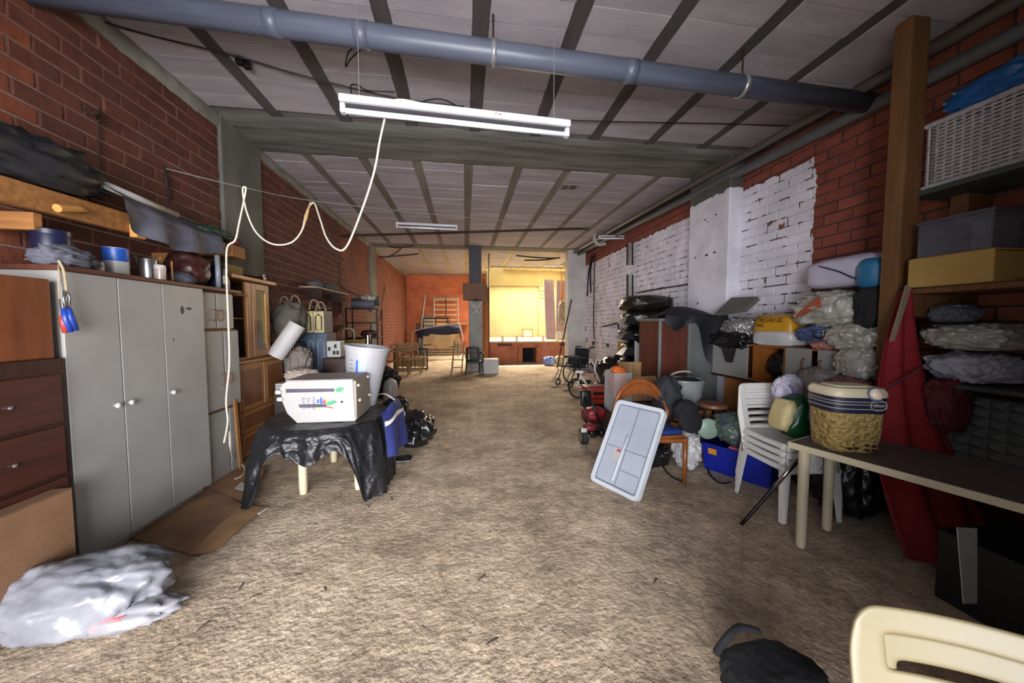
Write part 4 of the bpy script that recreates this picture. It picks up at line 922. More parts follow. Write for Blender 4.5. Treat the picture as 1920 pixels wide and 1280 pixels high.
# ---- row of kitchen wall units on a shelf
XK = 3.45
sf = T('steel_shelf', 'dark shelf rail carrying the white kitchen units on the right wall', 'shelf', (3.7, 3.4, 0))
MB().box((XK - .01, 2.5, .835), (3.98, 4.36, .86)).build('board', rust, sf)
MB().rbox((3.46, 4.1, 0), (3.98, 4.13, .835), .004).build('end_panel', mat('orange plywood', '9c6434', .6, '80501f', 3), sf)
MB().rbox((3.46, 2.52, 0), (3.98, 2.55, .835), .004).build('end_panel', mat('orange plywood', '9c6434'), sf)
orange_l = mat('orange wood edge', '9a5f2c', .45, '7c4818', 3, stretch=(5, 5, .7))
def wunit(label, y0, y1, doors, z0=.861, z1=1.295):
    k = T('wall_unit', label, 'cabinet', (3.72, (y0 + y1) / 2, z0), group='kitchen units on the right wall shelf')
    MB().box((3.97, y0, z0), (3.985, y1, z1)).build('back_panel', orange_l, k)
    for y in (y0, y1 - .02): MB().box((XK, y, z0), (3.97, y + .02, z1)).build('side_panel', orange_l, k)
    for z in (z0, z1 - .02): MB().box((XK, y0 + .02, z), (3.97, y1 - .02, z + .02)).build('shelf_board', orange_l, k)
    for a, b, hy in doors:
        d_ = MB().rbox((XK - .02, a, z0 + .005), (XK, b, z1 - .005), .003).build('door', white_lam, k)
        if hy: MB().tube(bez([(XK - .02, hy, 1.05), (XK - .045, hy, 1.07), (XK - .045, hy, 1.17), (XK - .02, hy, 1.19)], 4), .008, 6).build('handle', brown_wood, d_, True)
    return k
wunit('white-fronted kitchen unit nearest the pilaster with a black bag above', 3.66, 4.34, ((3.74, 4.33, None),))
wunit('open orange kitchen unit with a dark bag inside', 3.26, 3.65, ())
wunit('kitchen unit with two white doors and brown handles under the bags', 2.56, 3.25, ((2.97, 3.24, 3.03), (2.66, 2.9, 2.86)))
MB().blob((3.68, 3.44, 1.06), (.2, .15, .18), 80, .2, 2, .85, flat=.1).build('black_bag', black_bag, None, True, label='black bag stuffed into the open orange kitchen unit', cat='bag')
# ---- bags on the units
silver = mat('silver film', 'a7a3a4', .22, '7f7b7c', 5, bump=.5, bscale=16, metal=.4)
def bag(name, label, c, d, m, seed, cat='bag', amp=.16, crease=.13, sq=.8, sub=5, flat=.12, M=None): return MB().blob(c, d, seed, amp, 1.8, sq, sub=sub, flat=flat, crease=crease, M=M).build(name, m, None, True, label=label, cat=cat)
bag('silver_bag', 'crinkled silver bag on the kitchen unit below the grey foam slab', (3.66, 4.06, 1.49), (.24, .24, .14), silver, 81)
MB().blob((3.4, 4.0, 1.33), (.08, .3, .1), 82, .3, 2.5, .9, crease=.2).build('black_bag', black_bag, None, True, label='black film hanging from the silver bag over the white door', cat='bag')
MB().frustum((3.36, 3.93, 3.4, 4.0), (3.37, 3.88, 3.41, 4.12), 1.05, 1.27).build('film_tail', black_bag, None, label='pointed tail of black film hanging on the white unit door', cat='film')
MB().quad([P(1345, 592, x=3.45), P(1400, 585, x=3.4), P(1425, 562, x=3.65), P(1375, 563, x=3.8)], -.05).build('foam_slab', mat('grey foam board', '6c6a62', .8, '5a5850', 4), None, label='grey foam slab lying on top of the silver bag', cat='foam slab')
yb = T('yellow_bag', 'yellow and white bag with handwriting on the kitchen units', 'bag', (3.62, 3.5, 1.296))
yfm = mat('yellow bag film', 'c9962a', .4, 'b0801c', 4, bump=.2, bscale=14)
MB().blob((3.62, 3.5, 1.47), (.16, .27, .19), 83, .08, 1.6, .55, flat=.1, crease=.03).build('yellow_body', yfm, yb, True)
MB().blob((3.6, 3.47, 1.38), (.165, .265, .095), 84, .08, 1.6, .5, flat=.1, crease=.03).build('white_lower', white_film, yb, True)
text('lettering', 'VEGALUZ', .07, mat('black marker', '2a2012', .7), yb, frame(Vector((3.452, 3.46, 1.585)) - yb.location, (0, -1, 0), (.1, 0, 1)))
text('lettering', 'red', .07, mat('black marker', '2a2012'), yb, frame(Vector((3.449, 3.6, 1.53)) - yb.location, (0, -1, 0), (.1, 0, 1)))
bag('blue_bag', 'slate blue zipped bag with a dark handle between the bags', (3.58, 2.98, 1.44), (.17, .2, .085), mat('slate blue fabric', '515e86', .6, '404c70', 6, bump=.2), 85)
MB().tube(bez([P(1527, 620, x=3.37), P(1527, 632, x=3.36), P(1545, 632, x=3.36), P(1547, 620, x=3.37)], 5), .008, 6).build('bag_handle', navy, bpy.data.objects['blue_bag'], True)
bag('pink_parcel', 'pinkish wrapped parcel under the slate blue bag', (3.56, 2.9, 1.335), (.14, .12, .045), mat('pink film', 'b98078', .35, '9a625c', 6, bump=.4, bscale=20), 86, 'parcel')
bag('clear_bag', 'large dusty clear bag showing a red strip on the bag pile', (3.62, 2.88, 1.68), (.25, .34, .19), clear_bag, 87, sub=5)
MB().quad([P(1488, 598, x=3.38), P(1541, 575, x=3.36), P(1537, 556, x=3.38), P(1500, 585, x=3.4)], -.01).build('red_strip', mat('red fabric strip', 'a4482c', .7), bpy.data.objects['clear_bag'], label='red strip inside the film')
bag('black_bag', 'small black bundle squeezed between clear bags near the post', (3.5, 2.5, 1.68), (.12, .12, .2), black_cloth, 88)
bag('clear_bag', 'grey clear bag with black zip beside the red cloth', (3.5, 2.62, 1.42), (.16, .22, .13), clear_bag, 89)
bag('clear_bag', 'lower grey zip bag under the clear bag pile', (3.42, 2.5, 1.2), (.14, .18, .14), clear_bag, 90)
bag('green_bundle', 'greenish bundle high on the bag pile by the post', (3.6, 2.42, 1.85), (.14, .14, .1), mat('dull green film', '5a6b58', .4, '435442', 5, bump=.3), 91)
wd_ = T('white_duvet', 'folded white bedding in a clear cover with a blue end', 'bedding', (3.62, 2.78, 1.88))
MB().blob((3.64, 2.78, 2.03), (.22, .36, .15), 92, .06, 1.5, .6, flat=.1, crease=.03).build('bedding', mat('white bedding', 'bdb8cc', .7, 'a8a3b8', 4, bump=.1), wd_, True)
MB().blob((3.5, 2.5, 1.98), (.12, .1, .13), 93, .06, 1.5, .6, crease=.03).build('blue_end', mat('blue fabric end', '1f6a96', .6, '185478', 5), wd_, True)
MB().tube(bez([P(1535, 499, x=3.42), P(1570, 508, x=3.4), P(1605, 522, x=3.39), P(1638, 525, x=3.4)], 5), .006, 6).build('dark_piping', navy, wd_, True)
bag('white_shopping_bag', 'limp grey-white shopping bag hanging before the kitchen unit doors', (3.3, 2.75, .96), (.1, .2, .17), mat('limp grey film', '94908c', .4, '7c7874', 5, bump=.3), 94)
bag('pink_bag', 'dusty pink bag on the floor pile beside the red cloth', (3.2, 2.45, .95), (.14, .14, .14), mat('dusty pink fabric', '8a5a58', .8, '6c4442', 5, bump=.2), 95)
bag('dark_heap', 'dark heap of stored things under the pink bag', (3.25, 2.82, .36), (.2, .22, .36), black_bag, 96, 'heap')

# ---- blue crate with lid and wrapped things
c0 = Vector((2.50, 3.27, 0)); ca = Vector((.295, -.525, 0)).normalized(); cb = Vector((-ca.y, ca.x, 0))
CM = frame(c0, ca, cb); CL, CWd, CH = .62, .42, .29
bc = T('blue_crate', 'blue plastic storage crate on the floor behind the white chairs', 'crate', c0)
blue_c = mat('royal blue plastic', '14269a', .35, '0f1d7c', 4)
MB(CM).frustum((.02, .02, CL - .02, CWd - .02), (0, 0, CL, CWd), .004, CH).build('tub', blue_c, bc)
MB(CM).rbox((-.015, -.015, CH - .03), (CL + .015, CWd + .015, CH), .008).build('rim', blue_c, bc)
MB(CM).box((.07, -.02, CH - .1), (.15, -.012, CH - .04)).build('orange_sticker', mat('orange sticker', 'cf8a24', .5), bc)
MB(CM).rbox((.25, .0, CH), (CL + .01, .3, CH + .02), .008).build('pink_tray', mat('pink plastic', 'c85a80', .4, 'b04a6e', 4), None, label='pink plastic tray lying on the blue crate', cat='tray')
bag('clear_bag', 'clear bag full of purple and green things on the blue crate', tuple(CM @ Vector((.24, .22, CH + .16))), (.2, .2, .16), mat('purple and green wrapped things', '3c3a66', .35, '4e5c50', 4, contrast=.08, bump=.4, bscale=14), 97)
MB().lathe([(.001, 0), (.1, 0), (.115, .02), (.1, .04), (.001, .04)], 24, frame(CM @ Vector((.02, .06, CH + .14)), Vector((1, -.3, 0)), up)).build('round_tin', mat('pale green tin', '8fa494', .4, '7c9080', 5), None, True, label='round pale green tin leaning on the blue crate', cat='tin')
cord('black_hose', 'thin black cable looping on the floor beside the blue crate', [P(1328, 868, z=.02), P(1330, 888, z=.02), P(1350, 905, z=.02), P(1370, 903, z=.02)], .008, black_metal, 'cable')
bag('white_carrier', 'pale crumpled bag between the wooden chair and the blue crate', (2.34, 3.3, .2), (.12, .14, .2), white_film, 98)
cord('black_hose', 'thin black cable on the floor under the wooden chair', [P(1240, 870, z=.02), P(1255, 890, z=.02), P(1280, 903, z=.02)], .008, black_metal, 'cable')
bag('black_bag', 'flat black bag under the wooden chair', (1.95, 3.45, .13), (.24, .22, .13), black_bag, 99)

# ---- monobloc plastic chairs
def back_mesh(m, parent, w=.44, h=.40, per=4, gap=2, z0=.42, lean=.12, y0=.22, th=.012):
    nu, nv = 22, 29; bm = bmesh.new(); g = {}
    def pos(i, j):
        u, v = i / nu * 2 - 1, j / nv
        uu, vv = u, v
        if v > .72 and abs(u) > .72:      # rounded top corners
            a, b = (abs(u) - .72) / .28, (v - .72) / .28; s = 1 / max(1, math.hypot(a, b) / max(a, b)) if max(a, b) > 0 else 1
            uu = math.copysign(.72 + .28 * a * s, u); vv = .72 + .28 * b * s
        x = uu * w / 2 * (1 - .04 * vv); z = z0 + vv * h; y = y0 + lean * vv + .035 * (1 - uu * uu) - .02
        return (x, y, z)
    for j in range(nv + 1):
        for i in range(nu + 1): g[i, j] = bm.verts.new(pos(i, j))
    for j in range(nv):
        for i in range(nu):
            fr = (nv - 5 - j) % per
            if 4 <= i < nu - 4 and 3 <= j < nv - 4 and fr < gap: continue
            bm.faces.new((g[i, j], g[i + 1, j], g[i + 1, j + 1], g[i, j + 1]))
    bmesh.ops.delete(bm, geom=[v for v in bm.verts if not v.link_faces], context='VERTS')
    bmesh.ops.solidify(bm, geom=list(bm.faces), thickness=th)
    me = bpy.data.meshes.new('backrest'); bm.to_mesh(me); bm.free(); me.materials.append(m)
    me.polygons.foreach_set('use_smooth', [True] * len(me.polygons))
    o = bpy.data.objects.new('backrest', me); C.objects.link(o); o.parent = parent
    sb = o.modifiers.new('round', 'SUBSURF'); sb.levels = 1; sb.render_levels = 1
    return o
def plastic_chair(name, label, m, loc, rz, group=None, per=4, gap=2):
    t = T(name, label, 'chair', loc, rz, group)
    def seat(i, j):
        x = (i * 2 - 1) * .215; y = -.22 + .45 * j; e = max(abs(i * 2 - 1), abs(j * 2 - 1))
        z = .43 + .012 * (x / .215) ** 2 - .012 * math.sin(math.pi * j) - .01 * max(0, .2 - j) * 3
        return (x, y, z)
    mb = MB().grid(seat, 16, 16)
    # side skirts
    for s in (-1, 1): mb.grid(lambda i, j, s=s: (s * (.215 + .012 * j), -.22 + .45 * i, .442 - .045 * j - .012 * math.sin(math.pi * i) * (1 - j)), 12, 3)
    mb.grid(lambda i, j: ((i * 2 - 1) * .215, -.22 - .012 * j, .434 - .05 * j), 12, 3)
    so_ = mb.build('seat', m, t, True, world=False); md = so_.modifiers.new('thick', 'SOLIDIFY'); md.thickness = .007
    back_mesh(m, t, per=per, gap=gap)
    for (x, y, dx, dy) in ((-.2, -.2, -.03, -.03), (.2, -.2, .03, -.03), (-.2, .21, -.02, .05), (.2, .21, .02, .05)):
        l = MB(); s = math.copysign(1, x); q = math.copysign(1, y)
        def leg(i, j, x=x, y=y, dx=dx, dy=dy, s=s, q=q):
            z = .43 * (1 - j); wd2 = .055 - .02 * j; cx, cy = x + dx * j, y + dy * j
            if i <= .5: t_ = i / .5; return (cx + s * .012 - s * wd2 * (1 - t_), cy + q * .012, z)
            t_ = (i - .5) / .5; return (cx + s * .012, cy + q * .012 - q * wd2 * t_, z)
        l.grid(leg, 8, 8); lo_ = l.build('leg', m, t, False, world=False); md = lo_.modifiers.new('thick', 'SOLIDIFY'); md.thickness = .007
    return t
chair_white = mat('white chair plastic', 'e2e0dc', .4, 'd2cfca', 3)
NM = ('lowest', 'second lowest', 'second highest', 'topmost')
base_c = plastic_chair('plastic_chair', 'lowest white plastic chair in the stack beside the table', chair_white, (2.66, 2.46, .01), R_(-4), 'stacked white chairs')
for k in range(1, 4):
    c_ = link_copy(base_c); c_.location = (2.66 + .006 * k, 2.46 + .006 * k, .01 + .055 * k); c_['label'] = NM[k] + ' white plastic chair in the stack beside the table'
gbg = T('green_bag', 'green and cream seed sack lying on the stacked white chairs', 'sack', (2.68, 2.44, .61))
MB().blob((2.69, 2.42, .785), (.155, .11, .175), 101, .08, 1.6, .6, crease=.05, M=TR(2.7, 2.42, .64, ry=R_(14)) @ TR(-2.7, -2.42, -.64)).build('green_body', mat('glossy green film', '0f4a2a', .3, '0a3820', 4, bump=.25, bscale=14), gbg, True)
MB().blob((2.55, 2.44, .77), (.06, .09, .13), 102, .08, 1.6, .55, crease=.05, M=TR(2.7, 2.42, .64, ry=R_(14)) @ TR(-2.7, -2.42, -.64)).build('cream_side', mat('cream print', 'c9b98a', .5, 'b8a676', 4), gbg, True)
bag('white_bag', 'white bag with a violet handle standing behind the green sack', (2.75, 2.56, .98), (.13, .06, .13), mat('white violet film', 'b9b3c2', .4, 'a09aac', 4, bump=.3), 103)
MB().tube(bez([P(1480, 722, y=2.5), P(1488, 735, y=2.48), P(1490, 755, y=2.46)], 5), .008, 6).build('bag_handle', mat('violet cord', '6a55a0', .6), bpy.data.objects['white_bag'], True)

# ---- long table at the right edge
A_ = Vector((2.216, 2.043, 0)); d_ = Vector((.306, -.952, 0)).normalized(); w_v = Vector((.952, .306, 0)).normalized()
TM = frame(A_, d_, w_v); tl2 = T('long_table', 'cream table with a dusty brown top and round legs at the right edge', 'table', A_)
MB(TM).box((.004, .004, .7), (1.5, .62, .731)).build('table_top', mat('dusty brown top', '5c5048', .6, '4a403a', 4), tl2)
MB(TM).rbox((0, -.004, .69), (1.5, .006, .733), .003).build('edge_strip', cream_plastic, tl2); MB(TM).rbox((-.004, 0, .69), (.006, .62, .733), .003).build('edge_strip', cream_plastic, tl2)
for a, b in ((.07, .06), (.05, .47), (1.42, .06), (1.42, .56)):
    p = TM @ Vector((a, b, 0)); MB().lathe([(.024, .004), (.029, .03), (.032, .7)], 18, TR(p.x, p.y, 0)).build('leg', cream_plastic, tl2, True, ang=40)
# cooler bag
ko = Vector((2.475, 1.9, .734)); kz = R_(-14)
KM = TR(ko.x, ko.y, ko.z, rz=kz); co = T('cooler_bag', 'woven straw cooler bag with cream lid standing on the long table', 'cooler', ko)
straw = mat('woven straw', 'ac9258', .8, '7c6434', 38, 3, bump=1, bscale=42, contrast=.15, bump2=.9, b2scale=20, stretch=(1, 1, 1.6))
def kl(sx, sy, z, r=.7): return [(sx * math.copysign(abs(math.cos(a)) ** r, math.cos(a)), sy * math.copysign(abs(math.sin(a)) ** r, math.sin(a)), z) for a in [2 * math.pi * k / 40 for k in range(40)]]
def loft(rings):
    mb = MB(KM); n = len(rings[0]); vs = [q for r_ in rings for q in r_]
    fs = [(i * n + j, i * n + (j + 1) % n, (i + 1) * n + (j + 1) % n, (i + 1) * n + j) for i in range(len(rings) - 1) for j in range(n)]
    fs += [tuple(range(n))[::-1], tuple(range((len(rings) - 1) * n, len(rings) * n))]
    return mb.add(vs, fs)
loft([kl(.135, .105, 0, .5), kl(.145, .115, .02, .5), kl(.155, .125, .12, .5), kl(.16, .13, .26, .5)]).build('straw_body', straw, co, True, ang=50)
loft([kl(.164, .133, .255, .5), kl(.167, .136, .27, .5), kl(.17, .138, .355, .5), kl(.166, .134, .36, .5)]).build('navy_band', mat('navy fabric', '161634', .6, '0e0e26', 8), co, True, ang=50)
for z in (.282, .31, .328):
    loft([kl(.17, .139, z, .5), kl(.1705, .1395, z + .004, .5)]).build('white_stripe', white_plastic, co, True)
lid = loft([kl(.17, .138, .355, .5), kl(.175, .142, .365, .5), kl(.17, .138, .39, .5), kl(.155, .125, .41, .5)]).build('lid', cream_plastic, co, True, ang=40)
loft([kl(.12, .08, .408, .5), kl(.11, .075, .42, .5)]).build('lid_panel', cream_plastic, lid, True, ang=40)
MB(KM).lathe([(.001, .03), (.03, .028), (.036, .015), (.036, 0)], 24, TR(.05, -.14, .38, rx=R_(75))).build('lid_button', mat('blush plastic', 'd8c4b2', .4), lid, True)
MB(KM).lathe([(.043, .004), (.04, .012), (.036, .006)], 24, TR(.05, -.138, .378, rx=R_(75)), cap=False).build('button_ring', mat('dusty blue', '3f5a80', .5), lid, True)
MB(KM).lathe([(.046, 0), (.046, .004), (.042, .004), (.042, 0)], 28, TR(.075, -.14, .31, rx=R_(90)) @ Matrix.Diagonal((1, .75, 1, 1)), cap=False).build('oval_badge', white_plastic, co)
text('lettering', 'elbam', .028, white_plastic, co, TR(rz=kz) @ frame((.075, -.143, .31), (1, 0, 0), (0, 0, 1)))
for k, (x, z) in enumerate(((-.06, .03), (-.02, .035), (.04, .055), (.08, .05), (.04, .025), (.085, .022))):
    MB(KM).rbox((x - .012, -.128, z - .006), (x + .012, -.112, z + .006), .002).build('dark_print', dark_wood, co)
bag('blue_cloth', 'dark blue strap bundle hanging at the side of the cooler bag', tuple(P(1532, 765, y=2.02)), (.03, .045, .17), mat('deep blue cloth', '12205e', .7, '0c1646', 8, bump=.3), 104, 'cloth')
cord('telescopic_pole', 'black and chrome pole leaning from the floor to the long table', [P(1390, 983, z=.01), P(1450, 915, y=2.19), P(1512, 845, y=2.1)], .013, black_metal, 'pole', 4)
MB().tube([P(1452, 912, y=2.183), P(1492, 866, y=2.128)], .0145, 8).build('chrome_sleeve', chrome, bpy.data.objects['telescopic_pole'], True)
cord('thin_rod', 'thin aluminium rod sticking up behind the cooler bag', [P(1643, 743, y=1.95), P(1685, 716, y=2.0), P(1727, 688, y=2.05)], .006, steel, 'rod', 4)
bag('black_bag', 'shiny black rubbish bag on the floor under the long table', (3.08, 2.34, .31), (.19, .22, .31), black_bag, 105, sub=5, crease=.13)
bag('grey_bag', 'pale grey bag hanging under the far end of the long table', (2.7, 2.28, .5), (.1, .07, .12), white_film, 106)
# ---- red cloth
def redc(i, j):
    z = 1.8 * (1 - j) + .02 * j; w2 = .05 + .24 * min(1, j * 1.5) ** .9 + .05 * j; x = 3.3 - .12 * j + (i * 2 - 1) * w2 + .03 * math.sin(i * 9) * j
    y = 2.16 - .42 * j ** 2.2 + .035 * math.sin(i * 14 + j * 2) * (j + .2) - .05 * math.sin(math.pi * i) * j
    return (x, y, z)
rc = MB().grid(redc, 40, 50).build('red_cloth', mat('deep red cloth', '8c1018', .8, '700a12', 4, bump=.15, bscale=30), None, True, label='deep red cloth hanging from the post down to the floor', cat='cloth')
rc.modifiers.new('thick', 'SOLIDIFY').thickness = .006
MB().quad([P(1697, 535, y=2.12), P(1706, 540, y=2.12), P(1674, 640, y=2.02), P(1667, 640, y=2.02)], .01).build('beige_strap', mat('beige webbing', '8c8068', .8, '786c56', 10), None, label='broad beige strap running down over the red cloth', cat='strap')
bag('red_bundle', 'dark red bundle bulging from the red cloth beside the thin rod', (3.45, 2.0, .95), (.14, .1, .2), mat('dark crimson cloth', '5c0c1a', .8, '460814', 5), 107, 'bundle')
# ---- post, right shelves
MB().rbox((3.335, 2.24, .0), (3.505, 2.36, 3.86), .015).build('wooden_post', post_wood, None, label='tall rough wooden post standing before the right brick wall', cat='post')
rsx = T('wall_shelf', 'dark wall shelf carrying the white wicker basket', 'shelf', (3.74, 1.7, 2.5))
MB().rbox((3.48, .9, 2.53), (3.985, 2.3, 2.57), .004).build('board', mat('dark grey board', '3c4240', .6, '2e3331', 4), rsx)
MB().rbox((3.75, 2.12, 2.2), (3.985, 2.22, 2.53), .006).build('bracket', post_wood, rsx); MB().rbox((3.75, 1.1, 2.2), (3.985, 1.2, 2.53), .006).build('bracket', post_wood, rsx)
bs = T('wicker_basket', 'white wicker basket on the high wall shelf', 'basket', (3.73, 1.75, 2.572))
wick = mat('white wicker', 'b3aeb4', .7, '8d888e', 30, bump=.5, bscale=40)
MB().box((3.54, 1.27, 2.58), (3.94, 2.22, 3.0)).build('lining', mat('basket lining', '8a868c', .9), bs)
for y in np.arange(1.28, 2.23, .045):
    MB().tube([(3.53, y, 2.575), (3.525, y, 3.05)], .009, 5).build('wicker_stake', wick, bs)
wv = MB()
for k, z in enumerate(np.arange(2.6, 3.03, .026)):
    wv.tube([(3.522 + .008 * math.sin(i * math.pi + k * math.pi), 1.26 + i * .045, z) for i in range(22)], .009, 5)
    wv.tube([(3.53 + i * .05, 2.236 + .006 * math.sin(i * math.pi + k * math.pi), z) for i in range(9)], .009, 5)
wv.build('weave', wick, bs, True)
MB().tube([(3.52, 1.25, 3.05), (3.52, 2.24, 3.05), (3.95, 2.24, 3.05), (3.95, 1.25, 3.05)], .02, 8, True).build('rim', wick, bs); MB().tube([(3.52, 1.25, 2.59), (3.52, 2.24, 2.59), (3.95, 2.24, 2.59)], .016, 8).build('foot_rim', wick, bs)
bag('blue_bag', 'bright blue plastic bag on top of the wicker basket', (3.74, 1.9, 3.17), (.19, .33, .13), mat('bright blue film', '1a5a9e', .35, '124680', 4, bump=.35, bscale=12), 108)
ls = T('wooden_shelf', 'wooden plank shelf under the tan box at the right edge', 'shelf', (3.7, 1.8, 1.76))
MB().rbox((3.34, 1.3, 1.77), (3.985, 2.2, 1.81), .006).build('plank', post_wood, ls); MB().rbox((3.36, 2.16, 1.6), (3.985, 2.2, 1.77), .006).build('crossbar', post_wood, ls); MB().rbox((3.9, 1.35, 0), (3.985, 1.45, 1.77), .006).build('upright', post_wood, ls)
tn = T('tan_box', 'tan cardboard box on the wooden shelf by the post', 'box', (3.55, 1.95, 1.812))
MB().rbox((3.27, 1.72, 1.812), (3.82, 2.14, 2.02), .008).build('carton', mat('tan card', 'a5864a', .8, '90723a', 3), tn)
MB().rbox((3.28, 1.72, 2.0), (3.82, 2.13, 2.025), .006).build('lid', mat('tan card', 'a5864a'), tn)
cbn = T('clear_bin', 'clear plastic bin with papers on the tan box', 'bin', (3.56, 1.95, 2.026))
binm = mat('smoky plastic', '6a6a78', .2, '54545f', 4, alpha=.5)
for lo, hi in (((3.3, 1.75, 2.028), (3.82, 1.76, 2.27)), ((3.3, 2.1, 2.028), (3.82, 2.11, 2.27)), ((3.3, 1.75, 2.028), (3.31, 2.11, 2.27)), ((3.81, 1.75, 2.028), (3.82, 2.11, 2.27))): MB().rbox(lo, hi, .003).build('side', binm, cbn)
MB().rbox((3.29, 1.74, 2.26), (3.83, 2.12, 2.285), .008).build('lid', mat('grey bin lid', '4c4850', .4, '3c3840', 4), cbn)
MB().rbox((3.4, 1.8, 2.03), (3.62, 1.9, 2.24), .01).build('paper_pad', white_plastic, None, label='white paper pad inside the clear plastic bin', cat='paper')
bs2 = T('low_shelf', 'grey board shelf carrying the clear bags at the right edge', 'shelf', (3.74, 1.9, 1.08))
MB().rbox((3.42, 1.3, 1.09), (3.985, 2.22, 1.12), .004).build('board', mat('dark grey board', '3c4240'), bs2); MB().rbox((3.9, 1.6, 0), (3.985, 1.7, 1.09), .004).build('upright', post_wood, bs2)
bag('clear_bag', 'grey clear bag lying on top of the white towels at the right edge', (3.66, 1.98, 1.45), (.26, .22, .1), clear_bag, 109)
bag('white_towels', 'white towels bundled on the low shelf at the right edge', (3.66, 1.98, 1.23), (.22, .2, .11), mat('white towel', 'a9a6b2', .9, '918e9a', 8, bump=.4), 110, 'towels')
bag('white_rag', 'small grey and black rag bundle under the wooden shelf', (3.56, 2.04, 1.62), (.14, .1, .07), grey_cloth, 111, 'bundle')
fo = MB(); n_ = 11
for a in range(9):
    for b in range(8):
        y, z = 1.45 + a * .085, .45 + b * .072
        fo.add([(3.62, y, z), (3.62, y + .085, z), (3.62, y + .085, z + .072), (3.62, y, z + .072), (3.55, y + .042, z + .036)], [(0, 1, 4), (1, 2, 4), (2, 3, 4), (3, 0, 4)][::-1])
fo.box((3.62, 1.45, .45), (3.68, 2.215, 1.026))
fo.build('egg_crate_foam', mat('grey acoustic foam', '6c6c68', .95, '5a5a56', 8, bump=.3), None, label='grey egg-crate foam panel below the clear bags', cat='foam')
MB().rbox((3.56, 1.5, 0), (3.9, 2.2, .44), .01).build('dark_box', dark_wood, None, label='dark box on the floor under the egg-crate foam', cat='box')
spk = T('black_speaker', 'black box speaker with a white sheet on the floor under the table', 'speaker', (2.9, 1.38, 0))
MB().rbox((2.63, 1.2, .004), (3.1, 1.52, .4), .012).build('cabinet', mat('black speaker', '0e0e10', .5, '08080a', 6), spk)
MB().tube([(2.64, 1.195, .385), (2.78, 1.195, .38)], .004, 6).build('metal_edge', steel, spk)
MB().quad([P(1793, 988, y=1.19), P(1830, 990, y=1.19), P(1830, 1130, y=1.19), P(1805, 1130, y=1.19)], .004).build('white_sheet', white_plastic, spk)
# ---- foreground cream chairs and black holdall
cc = plastic_chair('plastic_chair', 'upper cream plastic chair back at the bottom edge beside the holdall', mat('darkened cream chair plastic', '64593e', .5, '584e36', 3), (.94, .29, .055), R_(-29), 'stacked cream chairs', 8, 5)  # cream darkened in the colour to offset the strong door light
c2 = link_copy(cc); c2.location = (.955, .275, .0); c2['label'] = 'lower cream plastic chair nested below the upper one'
bag('black_holdall', 'black holdall on the floor beside the cream chairs', (1.24, 1.15, .08), (.2, .16, .1), black_cloth, 112, 'holdall', crease=.04)
cord('holdall_strap', 'black strap looped over the black holdall', [(1.05, 1.25, .15), (1.07, 1.22, .24), (1.15, 1.24, .26), (1.25, 1.25, .22)], .014, black_cloth, 'strap')
for q in ('holdall_strap',): pass

# ---- pipes and lamps
pvc = mat('blue grey pvc pipe', '5c6172', .4, '4a4f5f', 3, bump=.05, stretch=(.6, 6, 6))
bp_ = T('drain_pipe', 'thick blue-grey drain pipe crossing below the ceiling', 'pipe', (0, 2.82, 3.6))
pa, pb = Vector((-2.84, 2.78, 3.74)), Vector((3.9, 2.9, 3.66))
MB().tube([pa, (pa + pb) / 2, pb], .085, 24).build('run', pvc, bp_, True)
for t in (.457, .79):
    q = pa.lerp(pb, t); MB().tube([q - Vector((.02, 0, 0)), q + Vector((.02, 0, 0))], .092, 24).build('clamp', mat('galvanised clamp', '9a9aa0', .35, '84848a', 6, metal=.5), bp_, True)
    MB().tube([q + Vector((0, 0, .09)), Vector((q.x, q.y, 4.0))], .008, 6).build('hanger_rod', rust, bp_)
for t in (.22, .31, .63): 
    q = pa.lerp(pb, t)
    MB().tube([q - Vector((.05, 0, 0)), q + Vector((.05, 0, 0))], .0895, 24).build('coupling', pvc, bp_, True)
gpv = mat('grey wall pipe', '5c5e60', .45, '4a4c4e', 4, stretch=(6, .6, 6))
MB().tube([(3.88, -1, 3.5), (3.88, 2.2, 3.6), (3.84, 6, 3.73), (3.74, 11.4, 3.86)], .06, 16).build('wall_pipe', gpv, None, True, label='lower grey pipe running along the right wall under the ceiling', cat='pipe')
MB().tube([(3.7, -1, 3.66), (3.7, 2.2, 3.72), (3.66, 6, 3.82), (3.6, 11.4, 3.9)], .045, 16).build('wall_pipe', mat('brown grey wall pipe', '57504c', .45, '443d3a', 4, stretch=(6, .6, 6)), None, True, label='upper brownish pipe running beside the lower grey pipe', cat='pipe')
MB().tube(bez([(3.55, 9.05, 3.98), (3.5, 9.0, 3.85), (3.6, 9.0, 3.7), (3.82, 9.0, 3.72)], 6), .05, 12).build('pipe_elbow', mat('pale pvc', 'a5a5a0', .4, '8e8e88', 5), None, True, label='pale elbow pipe wrapping the far end of the wall pipes', cat='pipe')
lampw = mat('lamp housing white', 'b8b6ba', .4, 'a3a1a6', 4); tubem = mat('unlit tube glass', 'd6d6e2', .2, 'c8c8d6', 4)
